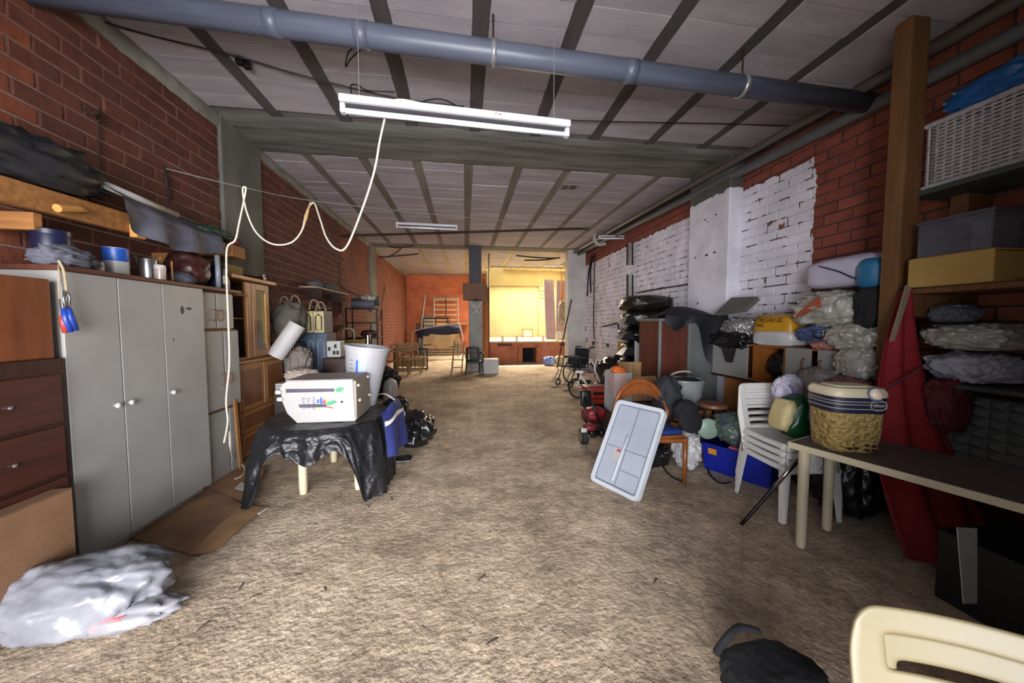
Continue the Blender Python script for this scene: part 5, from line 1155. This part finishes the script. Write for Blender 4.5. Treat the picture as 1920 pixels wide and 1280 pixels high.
def tube_lamp(label, a, b, drop, hw=.05, hh=.06):
    a, b = Vector(a), Vector(b); t = T('tube_lamp', label, 'lamp', (a + b) / 2); ex_ = (b - a); L = ex_.length
    M = frame(a, ex_, Vector((0, 1, 0)) if abs(ex_.normalized().y) < .9 else Vector((1, 0, 0)))
    MB(M).rbox((0, -hw, hh * .2), (L, hw, hh), .008).build('housing', lampw, t)
    MB(M).box((.03, -hw * .55, hh * .17), (L - .03, hw * .55, hh * .2)).build('recess_shade', mat('lamp recess', '55535a', .6), t)  # flat dark strip painting the shade of the housing's hollow
    for x in (.0, L - .035): MB(M).rbox((x, -.022, -.045), (x + .035, .022, hh * .3), .006).build('lamp_holder', lampw, t)
    MB(M).tube([(.03, 0, -.025), (L - .03, 0, -.025)], .018, 14).build('tube', tubem, t, True)
    for x in (.12, L - .12):
        p = M @ Vector((x, 0, hh)); MB().tube([p, (p.x, p.y, ZC)], .0022, 5).build('hanger_wire', mat('grey wire', '7c7a78'), t)
    return t, M, L
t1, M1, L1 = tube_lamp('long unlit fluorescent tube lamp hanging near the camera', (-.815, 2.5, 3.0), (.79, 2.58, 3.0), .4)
MB(M1).box((L1 * .62, -.052, .02), (L1 * .7, -.0505, .05)).build('maker_label', white_plastic, t1)
text('lettering', 'STAR', .022, ink, t1, frame(M1 @ Vector((L1 * .66, -.0535, .035)) - t1.location, M1.col[0].xyz, (0, 0, 1)))
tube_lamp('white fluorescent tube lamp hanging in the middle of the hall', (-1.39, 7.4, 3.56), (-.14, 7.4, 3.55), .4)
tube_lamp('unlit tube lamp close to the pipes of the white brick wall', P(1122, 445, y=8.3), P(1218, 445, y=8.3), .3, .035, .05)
cord('lamp_lead', 'white lead lying over the near tube lamp housing', [P(735, 200, z=3.07), P(738, 189, z=3.1), P(760, 188, z=3.1), P(800, 197, z=3.08)], .008, cord_white)
# ---- marks, cables and tools on the white brick wall
def wc_(name, label, pts, r, m, cat='cable'): return cord(name, label, [P(u, v, x=3.955) for u, v in pts], r, m, cat, 5)
wc_('black_hose', 'longer black hose loop hanging on the far white brick wall', [(1110, 480), (1104, 510), (1101, 555)], .025, black_metal, 'hose')
wc_('black_hose', 'shorter black hose loop hanging on the far white brick wall', [(1112, 480), (1107, 510), (1108, 548)], .025, black_metal, 'hose')
wc_('wall_cable', 'black cable running down the far white brick wall', [(1115, 475), (1114, 540), (1113, 600), (1114, 635)], .018, black_metal)
wc_('wall_cable', 'dark cable beside the pale end pillar', [(1087, 495), (1086, 580), (1084, 655)], .02, black_metal)
for k, (v0, v1) in enumerate(((455, 497), (515, 561))):
    t = T('steel_channel', ('upper', 'lower')[k] + ' narrow steel channel fixed on the white brick wall', 'channel', P(1181, v1, x=3.98))
    for u in (1176, 1186): MB().tube([P(u, v0, x=3.975), P(u, v1, x=3.975)], .018, 6).build('flange', black_metal, t)
    MB().quad([P(1177, v1, x=3.985), P(1185, v1, x=3.985), P(1185, v0, x=3.985), P(1177, v0, x=3.985)], -.006).build('web', mat('lilac steel', '8d8a98', .5), t)
wc_('wall_rail', 'thin rail with hooks on the white wall above the sacks', [(1195, 549), (1240, 541), (1290, 533)], .014, rust, 'rail')
wc_('wall_tool', 'dark tool hanging on the far white brick wall', [(1130, 612), (1150, 608), (1158, 607), (1162, 632)], .022, rust, 'tool')
for (u, v, l_) in ((1113, 643, 'first'), (1140, 647, 'second'), (1164, 645, 'third')):
    p = P(u, v, x=3.985); MB().rbox((3.96, p.y - .06, p.z - .05), (3.985, p.y + .06, p.z + .05), .006).build('socket_box', rust, None, label=l_ + ' small rusty box from the pillar on the white wall', cat='box', group='rusty boxes low on the white wall')
for k, (u, v, r) in enumerate(((1322, 412, .02), (1343, 402, .02), (1304, 483, .02), (1325, 478, .03), (1340, 473, .025))):
    p = P(u, v, x=3.8); MB().lathe([(.001, .004), (r, .003), (r * .8, 0)], 10, TR(3.8, p.y, p.z, ry=R_(-90)) @ Matrix.Diagonal((.6, 1.3, 1, 1))).build('chip', mat('paint chip', '3c3634', .9), wr, world=False)
# ------------------------------------------------------------------ far left pile
cream_m = mat('cream paint', 'b9a878', .5, 'a39264', 4); bluegrey = mat('blue grey paint', '3e4a5c', .5, '313c4c', 4); dkline2 = mat('dark outline', '23282e', .6)
def gothic(x0, x1, z0, z1, y):
    xm = (x0 + x1) / 2
    return [(x0, y, z0), (x0, y, z1 - (x1 - x0) * .5), (xm, y, z1), (x1, y, z1 - (x1 - x0) * .5), (x1, y, z0)]
yc = 5.55
gc = T('gothic_cabinet', 'blue-grey cabinet with pointed arch panels on the doors', 'cabinet', (-2.3, 5.75, 0))
MB().box((-2.5, yc + .02, 0), (-2.1, 5.95, 1.4)).build('body', bluegrey, gc)
for x0, x1, n in ((-2.5, -2.26, 2), (-2.25, -2.1, 1)):
    dd = MB().rbox((x0 + .004, yc, .05), (x1 - .004, yc + .02, 1.39), .006).build('door', bluegrey, gc)
    w2 = (x1 - x0) / n
    for k in range(n): MB().tube(gothic(x0 + w2 * k + .03, x0 + w2 * (k + 1) - .03, .1, 1.3, yc - .004), .01, 6, True).build('arch_moulding', mat('pale blue moulding', '6a7a8e', .5), dd)
gu = T('gothic_cabinet', 'small cream cabinet with dark pointed arches on the blue-grey one', 'cabinet', (-2.28, 5.75, 1.402))
MB().box((-2.43, yc + .02, 1.402), (-2.13, 5.9, 1.74)).build('body', bluegrey, gu)
for x0, x1 in ((-2.43, -2.285), (-2.275, -2.13)):
    dd = MB().rbox((x0, yc, 1.41), (x1, yc + .02, 1.735), .004).build('door', cream_m, gu)
    MB().tube(gothic(x0 + .03, x1 - .03, 1.45, 1.69, yc - .004), .01, 6, True).build('arch_moulding', dkline2, dd)
hb = T('handbag_bunch', 'bundle of dark handbags with pale straps on the gothic cabinet', 'bags', (-2.5, 5.5, 1.3))
MB().blob((-2.5, 5.32, 1.58), (.22, .17, .27), 121, .2, 2, .85, crease=.1).build('grey_sack', mat('worn grey sack', '5a544c', .8, '443e38', 6, bump=.4), hb, True)
for k, (u, v) in enumerate(((532, 562), (552, 560), (588, 568), (600, 572))):
    p = P(u, v, y=5.4); MB().tube(bez([p + Vector((-.06, 0, -.1)), p + Vector((-.03, 0, .03)), p + Vector((.04, 0, .03)), p + Vector((.08, .02, -.1))], 5), .014, 6).build('strap', mat('pale strap', '6e5c48', .8), hb, True)
MB().blob((-2.25, 5.75, 1.8), (.16, .12, .06), 122, .25, 3, .9, flat=.1).build('dark_handbag', mat('brown leather', '3a241a', .5, '26160f', 6), None, True, label='brown handbag lying flat on the small cream cabinet', cat='bag')
MB().rbox((-2.8, 5.1, 0), (-2.35, 5.45, 1.28), .02).build('dark_locker', black_metal, None, label='dark locker behind the foam roll under the bag bundle', cat='locker')
rm = mat('white foam', 'bdb9b8', .6, 'a8a4a2', 4)
ra, rb2 = P(558, 608, y=4.95), P(516, 668, y=4.85)
fr = T('foam_roll', 'white foam roll leaning above the sideboard', 'roll', rb2)
MB().tube([rb2, (ra + rb2) / 2, ra], .105, 20).build('outer_roll', rm, fr, True, ang=50)
MB().tube([ra + (ra - rb2).normalized() * .002, ra + (ra - rb2).normalized() * .006], .06, 16).build('roll_core', mat('brown core', '6c5140', .8), fr)
bag('white_cloth', 'white cloth heap on the boxes behind the covered table', (-2.15, 4.85, .86), (.2, .14, .09), mat('off-white cloth', 'b9a99c', .9, '9c8c80', 5, bump=.3), 123, 'cloth')
bag('cloth_heap', 'beige crumpled cloth between the white roll and the blue cabinet', (-2.35, 5.2, 1.0), (.16, .16, .22), mat('beige cloth', '8a8078', .9, '6e645c', 5, bump=.3), 124, 'cloth')
MB().rbox((-2.42, 4.68, 0), (-1.75, 5.05, .68), .01).build('storage_box', mat('dark storage box', '3a3430', .7, '2a2522', 4), None, label='dark box on the floor under the white cloth heap', cat='box')
for k in range(3): MB().rbox((-2.4, 4.68, .685 + .034 * k), (-2.05 + .03 * k, 4.95, .716 + .034 * k), .006).build('white_book', white_plastic, None, label=('lowest', 'middle', 'topmost')[k] + ' flat white box under the white cloth heap', cat='box', group='flat white boxes behind the table')
ebx = T('fuse_box', 'white appliance box with dark switches beside the blue-grey cabinet', 'appliance', (-2.0, 5.6, .9))
MB().rbox((-2.1, 5.55, 1.03), (-1.9, 5.75, 1.28), .01).build('housing', white_plastic, ebx)
for (x, z) in ((-2.06, 1.16), (-1.99, 1.1), (-1.94, 1.1), (-1.97, 1.2)): MB().rbox((x - .018, 5.54, z - .03), (x + .018, 5.55, z + .03), .004).build('switch', black_metal, ebx)
MB().rbox((-2.15, 5.5, 0), (-1.8, 5.85, 1.025), .02).build('brown_chest', dark_wood, None, label='dark narrow chest under the white appliance box', cat='chest')
bag('brown_bundle', 'brown bundle between the white tub and the blue cabinet', (-1.62, 5.2, .45), (.2, .25, .42), mat('brown felt', '4a382c', .9, '34261e', 5, bump=.3), 125, 'bundle')
# wall shelf with oddments
wsh = T('wall_shelf', 'small wall shelf with oddments on the left brick wall', 'shelf', (-2.68, 7.2, 2.1))
MB().rbox((-2.845, 6.4, 2.17), (-2.55, 8.05, 2.2), .006).build('board', mat('pale shelf board', 'a58a6c', .7, '8c7256', 4), wsh)
for y in (6.7, 7.7): MB().box((-2.845, y, 2.0), (-2.6, y + .03, 2.17)).build('bracket', rust, wsh)
bag('grey_oddments', 'dark tangled oddments on the small wall shelf', (-2.7, 7.35, 2.26), (.1, .3, .06), mat('grey oddments', '4e5056', .6, '2e3036', 12, bump=.4), 126, 'oddments', amp=.4, crease=.2)
bag('pale_cloth', 'pale cloth at the near end of the wall shelf', (-2.7, 6.75, 2.26), (.1, .2, .06), grey_cloth, 127, 'cloth')
cord('long_batten', 'dark batten poking off the end of the wall shelf', [P(640, 538, x=-2.6), P(660, 548, x=-2.6), P(680, 558, x=-2.6)], .02, rust, 'batten')
cord('iron_strap', 'dark iron strap hanging below the wall shelf', [P(637, 556, x=-2.75), P(639, 572, x=-2.75), P(637, 586, x=-2.75)], .02, rust, 'strap')
# metal rack
rk = T('metal_rack', 'black metal shelf rack with rolled cloths beside the left wall', 'rack', (-2.4, 8.55, 0))
for x in (-2.7, -2.02):
    for y in (8.3, 8.75): MB().tube([(x, y, 0), (x, y, 1.9)], .018, 6).build('upright', black_metal, rk)
for z in (.5, 1.2, 1.55, 1.88): MB().rbox((-2.71, 8.29, z), (-2.01, 8.76, z + .025), .004).build('shelf', black_metal, rk)
MB().tube([(-2.6, 8.4, 1.99), (-2.1, 8.4, 2.0)], .085, 14).build('rolled_mat', grey_cloth, None, True, label='grey rolled mat in front on the rack top', cat='mat')
MB().tube([(-2.65, 8.62, 2.03), (-2.05, 8.62, 2.08)], .11, 14).build('rolled_mat', mat('dark slate mat', '3c3f48', .8, '2a2d35', 6), None, True, label='dark slate rolled mat at the back of the rack top', cat='mat')
bag('pale_bundle', 'pale patterned bundle at the end of the rack top', (-2.2, 8.34, 2.14), (.16, .08, .07), mat('pale pattern', '9c968c', .8, '4c4844', 14, contrast=.1), 128, 'bundle')
MB().rbox((-2.3, 8.35, 1.576), (-2.08, 8.6, 1.82), .01).build('small_carton', cardboard, None, label='small carton on the upper rack shelf', cat='box')
bag('dark_bundle', 'dark bundle on the middle rack shelf', (-2.25, 8.5, 1.31), (.18, .15, .08), dark_wood, 129, 'bundle')
yc_ = T('yellow_crate', 'yellow plastic crate standing before the metal rack', 'crate', (-2.35, 7.6, 0))
ym = mat('mustard plastic', '9c7a2c', .5, '80631f', 4)
MB().rbox((-2.62, 7.4, .9), (-2.1, 7.8, 1.22), .02).build('tub', ym, yc_); MB().rbox((-2.64, 7.38, 1.18), (-2.08, 7.82, 1.22), .01).build('rim', ym, yc_)
MB().tube(bez([(-2.5, 7.45, 1.22), (-2.47, 7.45, 1.42), (-2.3, 7.45, 1.42), (-2.27, 7.45, 1.22)], 5), .02, 8).build('handle', mat('pale handle', 'a59880', .6), yc_, True)
MB().rbox((-2.65, 7.35, 0), (-2.05, 7.85, .895), .02).build('dark_cupboard', dark_wood, None, label='dark cupboard carrying the yellow crate', cat='cupboard')
cord('chrome_post', 'short chrome post rising behind the white tub', [P(690, 628, y=6.5), P(690, 640, y=6.5), P(690, 765, y=6.5)], .045, chrome, 'post')
bag('grey_sack', 'grey sack on the floor pile behind the white tub', (-1.9, 7.2, .75), (.25, .25, .3), grey_cloth, 130, 'sack')
bag('dark_heap', 'dark heap between the yellow crate and the gas cylinder', (-1.85, 7.6, .3), (.4, .5, .32), black_cloth, 131, 'heap')
gy = T('gas_cylinder', 'small white gas cylinder on the floor behind the black bags', 'cylinder', (-1.35, 6.4, 0))
MB().lathe([(.1, .0), (.12, .02), (.125, .06), (.125, .42), (.1, .5), (.04, .54), (.03, .56)], 24, TR(-1.35, 6.4, .0)).build('tank', mat('white enamel', 'b5b1ac', .35, '9c9893', 5), gy, True, ang=60)
MB().lathe([(.02, .55), (.03, .58), (.03, .61), (.001, .62)], 12, TR(-1.35, 6.4, 0)).build('valve', black_metal, gy); MB().tube([(-1.35 + .07 * math.cos(a), 6.4 + .07 * math.sin(a), .6) for a in [R_(30 * k) for k in range(12)]], .01, 6, True).build('collar', black_metal, gy)
# folding wooden chairs and black frame
for k in range(3):
    ox, oy = -2.35 + .32 * k, 9.9 + .35 * k
    t = T('folding_chair', ('near', 'middle', 'far')[k] + ' worn wooden folding chair in the heap by the left wall', 'chair', (ox, oy, 0), group='worn folding chairs in the heap')
    wm = mat('worn beech', '9c7a50', .6, '7c5c38', 5, stretch=(4, 4, .7)); ln = .25 - .2 * k
    for s in (0, .36):
        MB().tube([(ox + s, oy, 0), (ox + s + ln, oy + .35, .95)], .02, 6).build('leg', wm, t); MB().tube([(ox + s, oy + .4, 0), (ox + s + .05, oy - .05, .5)], .02, 6).build('leg', wm, t)
    for j in range(3): MB().box((ox + ln * (.75 + .1 * j), oy + .26 + .03 * j, .72 + .09 * j), (ox + ln + .36, oy + .29 + .03 * j, .77 + .09 * j)).build('back_slat', wm, t)
    for j in range(4): MB().rbox((ox - .02, oy - .02 + .09 * j, .46), (ox + .42, oy + .05 + .09 * j, .48), .004).build('seat_slat', wm, t)
bf = T('bed_rail', 'black metal frame with upright bars standing on the floor', 'frame', (-1.8, 11.75, 0))
for z in (.03, .7): MB().tube([(-2.33, 11.7, z), (-1.26, 11.7, z)], .022, 8).build('rail', black_metal, bf)
for k in range(9): MB().tube([(-2.33 + k * 1.07 / 8, 11.7, .03), (-2.33 + k * 1.07 / 8, 11.7, .7)], .014 if k % 8 else .024, 6).build('bar', black_metal, bf)
for x in (-2.33, -1.26): MB().tube([(x, 11.5, .02), (x, 11.95, .02)], .022, 8).build('foot', black_metal, bf)
MB().box((-2.3, 11.75, .1), (-1.3, 11.8, .42)).build('plywood_sheet', mat('pale wood panel', 'b59468', .7, '9c7c52', 4), None, label='pale wooden panel behind the black metal frame', cat='panel')
# folded beds and slatted frames
fb_ = T('folding_bed', 'folded metal bed with navy mattress at the far brick wall', 'bed', (-1.1, 15.0, 0))
alu = mat('pale steel tube', 'b5b0a8', .35, '9c978f', 6, metal=.4)
MB().tube(bez([(-2.18, 14.9, .05), (-2.2, 14.9, 1.0), (-2.05, 14.9, 1.25), (-.45, 14.85, 1.52), (-.2, 14.85, 1.4), (-.02, 14.8, .4), (.02, 14.8, .05)], 5), .028, 8).build('end_frame', alu, fb_, True)
MB().tube(bez([(-1.7, 15.1, .05), (-1.7, 15.1, .9), (-.35, 15.1, 1.0), (-.3, 15.1, .05)], 5), .025, 8).build('end_frame', alu, fb_, True)
for z in (.2, .32, .44, .56): MB().rbox((-1.66, 15.0, z), (-.36, 15.03, z + .06), .006).build('slat', mat('pale slat', 'c9a878', .6, 'b08f60', 4), fb_)
MB().blob((-1.12, 15.05, 1.18), (.95, .3, .22), 132, .1, 1.6, .6, crease=.06, M=TR(-1.12, 15.05, 1.18, ry=R_(-6)) @ TR(1.12, -15.05, -1.18)).build('mattress', mat('navy quilt', '1f2640', .8, '151a2e', 5, bump=.2), fb_, True)
def cov(i, j): 
    x = -1.75 + 1.5 * i; return (x, 14.78 - .06 * math.sin(math.pi * i) + .03 * math.sin(i * 15), 1.08 - (.62 - .28 * abs(i * 2 - 1.1)) * j + .02 * math.sin(i * 8))
MB().grid(cov, 30, 12).build('cream_cover', mat('cream canvas', 'c9ae82', .9, 'b0956a', 4, bump=.2), None, True, label='cream canvas draped over the folded bed', cat='canvas')
sl_m = mat('pale slat', 'c9a878')
def slat_base(label, x0, x1, z0, z1, y, n, fm, lean=.15):
    t = T('slatted_bed', label, 'bed base', ((x0 + x1) / 2, y, z0))
    def q(x, z): return Vector((x, y + lean * (z - z0) / (z1 - z0), z))
    MB().tube(bez([q(x0, z0), q(x0, z1 - .12), q(x0 + .1, z1), q(x1 - .1, z1), q(x1, z1 - .12), q(x1, z0)], 4), .03, 8).build('frame', fm, t, True)
    for k in range(n):
        z = z0 + .1 + (z1 - z0 - .2) * k / (n - 1); MB().quad([q(x0, z), q(x1, z), q(x1, z + .07), q(x0, z + .07)], .015).build('slat', sl_m, t)
    MB().tube([q((x0 + x1) / 2, z0), q((x0 + x1) / 2, z1)], .02, 6).build('centre_bar', black_metal, t)
slat_base('tall slatted bed base leaning on the far orange brick wall', -1.5, -.35, .6, 2.78, 17.15, 9, alu)
slat_base('lower black-framed slatted bed base before the tall one', -1.95, -.8, .3, 1.78, 16.4, 8, black_metal, .3)
MB().rbox((-1.7, 16.75, 0), (-.2, 17.1, .58), .02).build('storage_chest', mat('grey trunk', '5a5650', .7), None, label='grey chest under the tall slatted bed base', cat='chest')
cord('white_pole', 'thin white pole leaning in the far left corner', [(-2.2, 16.4, .02), (-2.05, 16.8, 1.5), (-1.9, 17.2, 2.98)], .03, white_plastic, 'pole')
MB().quad([(-2.1, 16.7, .02), (-1.5, 16.7, .02), (-1.5, 17.0, 1.9), (-2.1, 17.0, 1.9)], .03).build('grey_board', mat('grey blue panel', '6c6f74', .6, '5a5d62', 4), None, label='grey panel leaning in the far left corner', cat='panel')
MB().quad([(-2.35, 16.9, .02), (-2.12, 16.9, .02), (-2.12, 17.1, 1.55), (-2.35, 17.1, 1.55)], .03).build('brown_board', brown_wood, None, label='narrow brown panel in the far left corner', cat='panel')
MB().rbox((-.9, 17.0, 1.5), (.2, 17.45, 1.56), .01).build('pale_shelf', mat('pale shelf board', 'a58a6c'), None, label='pale shelf on the far brick wall left of the column', cat='shelf')
# column gear: backboard and hoop
hb_ = T('basketball_hoop', 'brown basketball backboard with hoop and net on the middle column', 'hoop', (.33, 10.9, 2.2))
MB().quad([(-.05, 10.86, 2.26), (.7, 10.86, 2.22), (.71, 10.9, 2.79), (-.06, 10.9, 2.81)], -.03).build('backboard', mat('brown board', '6b4630', .7, '553522', 4), hb_)
hc = Vector((.36, 10.6, 2.25)); MB().tube([hc + Vector((.2 * math.cos(a), .2 * math.sin(a), 0)) for a in [2 * math.pi * k / 24 for k in range(24)]], .012, 6, True).build('hoop_ring', rust, hb_, True)
nt_ = MB()
for k in range(12):
    for dk in (1, -1):
        nt_.tube([hc + Vector(((.2 - .03 * s - .012 * s * s) * math.cos(2 * math.pi * (k + dk * s * .5) / 12), (.2 - .03 * s - .012 * s * s) * math.sin(2 * math.pi * (k + dk * s * .5) / 12), -.1 * s)) for s in range(5)], .006, 4)
nt_.build('net', mat('white net', 'c4c0ba', .8), hb_)
MB().box((.2, 10.9, 2.4), (.48, 10.955, 2.7)).build('mounting_block', rust, hb_)
MB().rbox((.3, 10.78, 2.22), (.42, 10.86, 2.32), .01).build('hoop_bracket', rust, hb_)
bkm = mat('black green plastic', '12160f', .4, '0a0d08', 5)
ac = plastic_chair('plastic_chair', 'black plastic armchair in front of the middle column', bkm, (.26, 10.2, .005), R_(6))
for s in (-1, 1): MB().tube(bez([(s * .235, -.2, .4), (s * .25, -.2, .62), (s * .25, 0, .66), (s * .235, .25, .64)], 5), .022, 8).build('armrest', bkm, ac, True, world=False)
wbx = T('white_box', 'pale box on the floor beside the black armchair', 'box', (.78, 10.55, 0))
MB().rbox((.54, 10.36, .004), (1.02, 10.76, .44), .012).build('carton', mat('pale box', 'b3b0ae', .6, 'a09c98', 4), wbx); MB().rbox((.535, 10.355, .4), (1.025, 10.765, .455), .01).build('lid', mat('pale box', 'b3b0ae'), wbx)
ld = T('step_ladder', 'small wooden step ladder left of the black armchair', 'ladder', (-.25, 10.55, 0))
for x in (-.42, -.12):
    MB().tube([(x, 10.35, 0), (x + .1, 10.7, 1.0)], .02, 6).build('front_rail', mat('worn beech', '9c7a50'), ld); MB().tube([(x, 11.0, 0), (x + .1, 10.72, .98)], .018, 6).build('rear_rail', mat('worn beech', '9c7a50'), ld)
for k in range(4): z = .2 + .22 * k; MB().rbox((-.43 + .1 * z, 10.35 + .33 * z, z), (-.09 + .1 * z, 10.47 + .33 * z, z + .022), .004).build('step', mat('worn beech', '9c7a50'), ld)
for k, (x, y, w2, m_, l_) in enumerate(((.68, 12.4, .05, raw_wood, 'narrow orange plank standing upright right of the middle column'), (.8, 12.5, .09, mat('orange plank', 'b06a34', .7, '94541f', 4, stretch=(4, 4, .6)), 'wide orange plank standing upright right of the middle column'))):
    MB().quad([(x - w2, y, .01), (x + w2, y, .01), (x + w2 + .02, y + .25, 3.2 - .3 * k), (x - w2 + .02, y + .25, 3.2 - .3 * k)], .03).build('upright_plank', m_, None, label=l_, cat='plank')
cord('down_pipe', 'thin dark pipe running down beside the bright bay', [(.84, 12.0, .01), (.84, 12.0, 2), (.84, 12.0, 3.98)], .018, black_metal, 'pipe')
# ---- things in the bright bay
lv = mat('lavender board', 'a08c94', .7, '8c7880', 3)
MB().quad([(3.5, 14.5, .865), (3.95, 14.5, .865), (3.95, 15.0, 3.5), (3.5, 15.0, 3.5)], .03).build('tall_board', lv, None, label='wide lavender board leaning upright in the bright bay', cat='board')
MB().quad([(3.9, 14.35, .865), (4.4, 14.35, .865), (4.45, 14.85, 3.45), (4.05, 14.85, 3.45)], .03).build('tall_board', lv, None, label='slanted lavender board overlapping the wide one in the bay', cat='board')
mp = T('wrapped_mop', 'striped bundle hanging from an orange cord in the bright bay', 'bundle', (4.12, 14.2, 1.4))
MB().blob((4.12, 14.2, 2.0), (.18, .12, .55), 133, .15, 2, .9, crease=.06).build('bundle_body', mat('striped grey cloth', '8d8378', .8, '5c544c', 9, stretch=(1, 1, 3), contrast=.08), mp, True)
MB().tube([(4.1, 14.2, 2.5), (4.08, 14.2, 3.0), (4.06, 14.2, 3.985)], [.05, .03, .008], 8).build('orange_cord', mat('orange cord', 'b5642c', .8), mp, True)
bb = T('paint_bucket', 'white spattered bucket on the masonry bench', 'bucket', (4.0, 13.8, .862))
MB().lathe([(.13, .862), (.16, 1.2), (.165, 1.21), (.15, 1.21), (.12, .9), (.001, .9)], 20, TR(3.9, 13.8, 0)).build('shell', mat('spattered white', 'b8b4b0', .5, '8a8c92', 12, contrast=.08), bb, True, ang=50)
MB().tube([(3.9 + .16 * math.cos(a), 13.8, 1.2 - .12 * math.sin(a)) for a in [R_(15 * k) for k in range(13)]], .006, 6).build('bail', steel, bb)
sg = T('framed_sign', 'small pale framed sign leaning at the cream wall', 'sign', (3.05, 16.85, .86))
MB().rbox((2.85, 16.85, .865), (3.38, 16.88, 1.28), .01).build('board', mat('pale sign', 'd6c7a0', .6), sg)
for lo, hi in (((2.85, 16.83, .865), (3.38, 16.85, .9)), ((2.85, 16.83, 1.24), (3.38, 16.85, 1.28)), ((2.85, 16.83, .865), (2.89, 16.85, 1.28)), ((3.34, 16.83, .865), (3.38, 16.85, 1.28))): MB().box(lo, hi).build('frame_bar', mat('brown sign frame', '8c6840', .7), sg)
cord('rusty_pole', 'rusty pole leaning on the pale end pillar', [(3.13, 11.35, .01), (3.3, 11.1, 1.2), (3.5, 10.98, 2.34)], .022, rust, 'pole')
bag('blue_white_bag', 'blue and white bag on the floor before the masonry bench', (3.1, 12.3, .16), (.22, .2, .16), mat('blue and white film', 'b5c0d8', .4, '3a60b0', 4, contrast=.1), 134)
bag('cream_bag', 'cream bag on the floor beside the blue and white bag', (3.45, 12.1, .18), (.2, .2, .18), mat('cream film', 'c4b496', .5, '9c8c70', 5, bump=.3), 135)
for k, x in enumerate((1.45, 2.0, 3.05, 3.6)):
    can('pale_bottle', ('first', 'second', 'third', 'fourth')[k] + ' pale bottle from the column on the bench front ledge', 'bottle', x, 13.15, .05, .22, mat('pale bottle', 'd6c9b0', .4), 12, .862)
cord('bay_tube', 'thin pale tube lamp under the roof edge of the bright bay', [(3.3, 14.0, 3.95), (3.7, 14.0, 3.95), (4.1, 14.0, 3.95)], .025, tubem, 'lamp')
# iron brackets and cables under the far ceiling
for k, pts in enumerate((((728, 462), (750, 464), (775, 461)), ((752, 465), (745, 472), (728, 482)), ((710, 482), (740, 480), (785, 476)))):
    cord('ceiling_bracket', ('upper', 'slanting', 'lower')[k] + ' dark iron bracket under the far left ceiling', [P(u, v, y=10.6) for u, v in pts], .022, black_metal, 'bracket')
for k, pts in enumerate((((968, 479), (1010, 483), (1045, 484)), ((983, 488), (1020, 487), (1050, 483)), ((1062, 452), (1070, 460), (1085, 458)))):
    cord('ceiling_bracket', ('upper', 'lower', 'hooked')[k] + ' dark cable bracket near the pipe end by the pale pillar', [P(u, v, y=10.6) for u, v in pts], .022, black_metal, 'bracket')
hv = T('ceiling_hole_shade', 'black plates painting the shade of a broken square ceiling hole near the beam', 'hole', P(1068, 352, z=3.985))
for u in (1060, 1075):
    p = P(u, 352, z=3.984); MB().box((p.x - .07, p.y - .08, 3.983), (p.x + .05, p.y + .08, 3.99)).build('void_shade', mat('hole shade', '4a3a22') if False else black_metal, hv)  # flat black plates; the dark inside of the hole is only colour

MB().rbox((3.72, 1.72, 3.7), (3.9, 1.86, 3.98), .01).build('wood_block', dark_wood, None, label='dark wooden block wedged between the wall pipes and the ceiling', cat='block')
bag('black_bag', 'black bundle stuffed above the pipes over the wicker basket', (3.84, 1.4, 3.8), (.12, .3, .13), black_bag, 140)

lc = T('added_shade_cabinet', 'unseen low dark cabinet added by the street door to shade the floor', 'cabinet', (1.85, .2, 0))  # out-of-view cabinet, added to cast shade over the near right floor
MB().rbox((1.22, -.05, .05), (2.45, .4, 1.05), .008).build('body', dark_wood, lc); MB().rbox((1.2, -.07, 1.05), (2.47, .42, 1.08), .006).build('top', dark_wood, lc); MB().box((1.3, -.03, 0), (2.43, .38, .05)).build('plinth', dark_wood, lc)
for x in (1.3, 1.875): MB().rbox((x, .4, .07), (x + .56, .418, 1.03), .005).build('door', mat('dresser drawer', '4a241a'), lc)
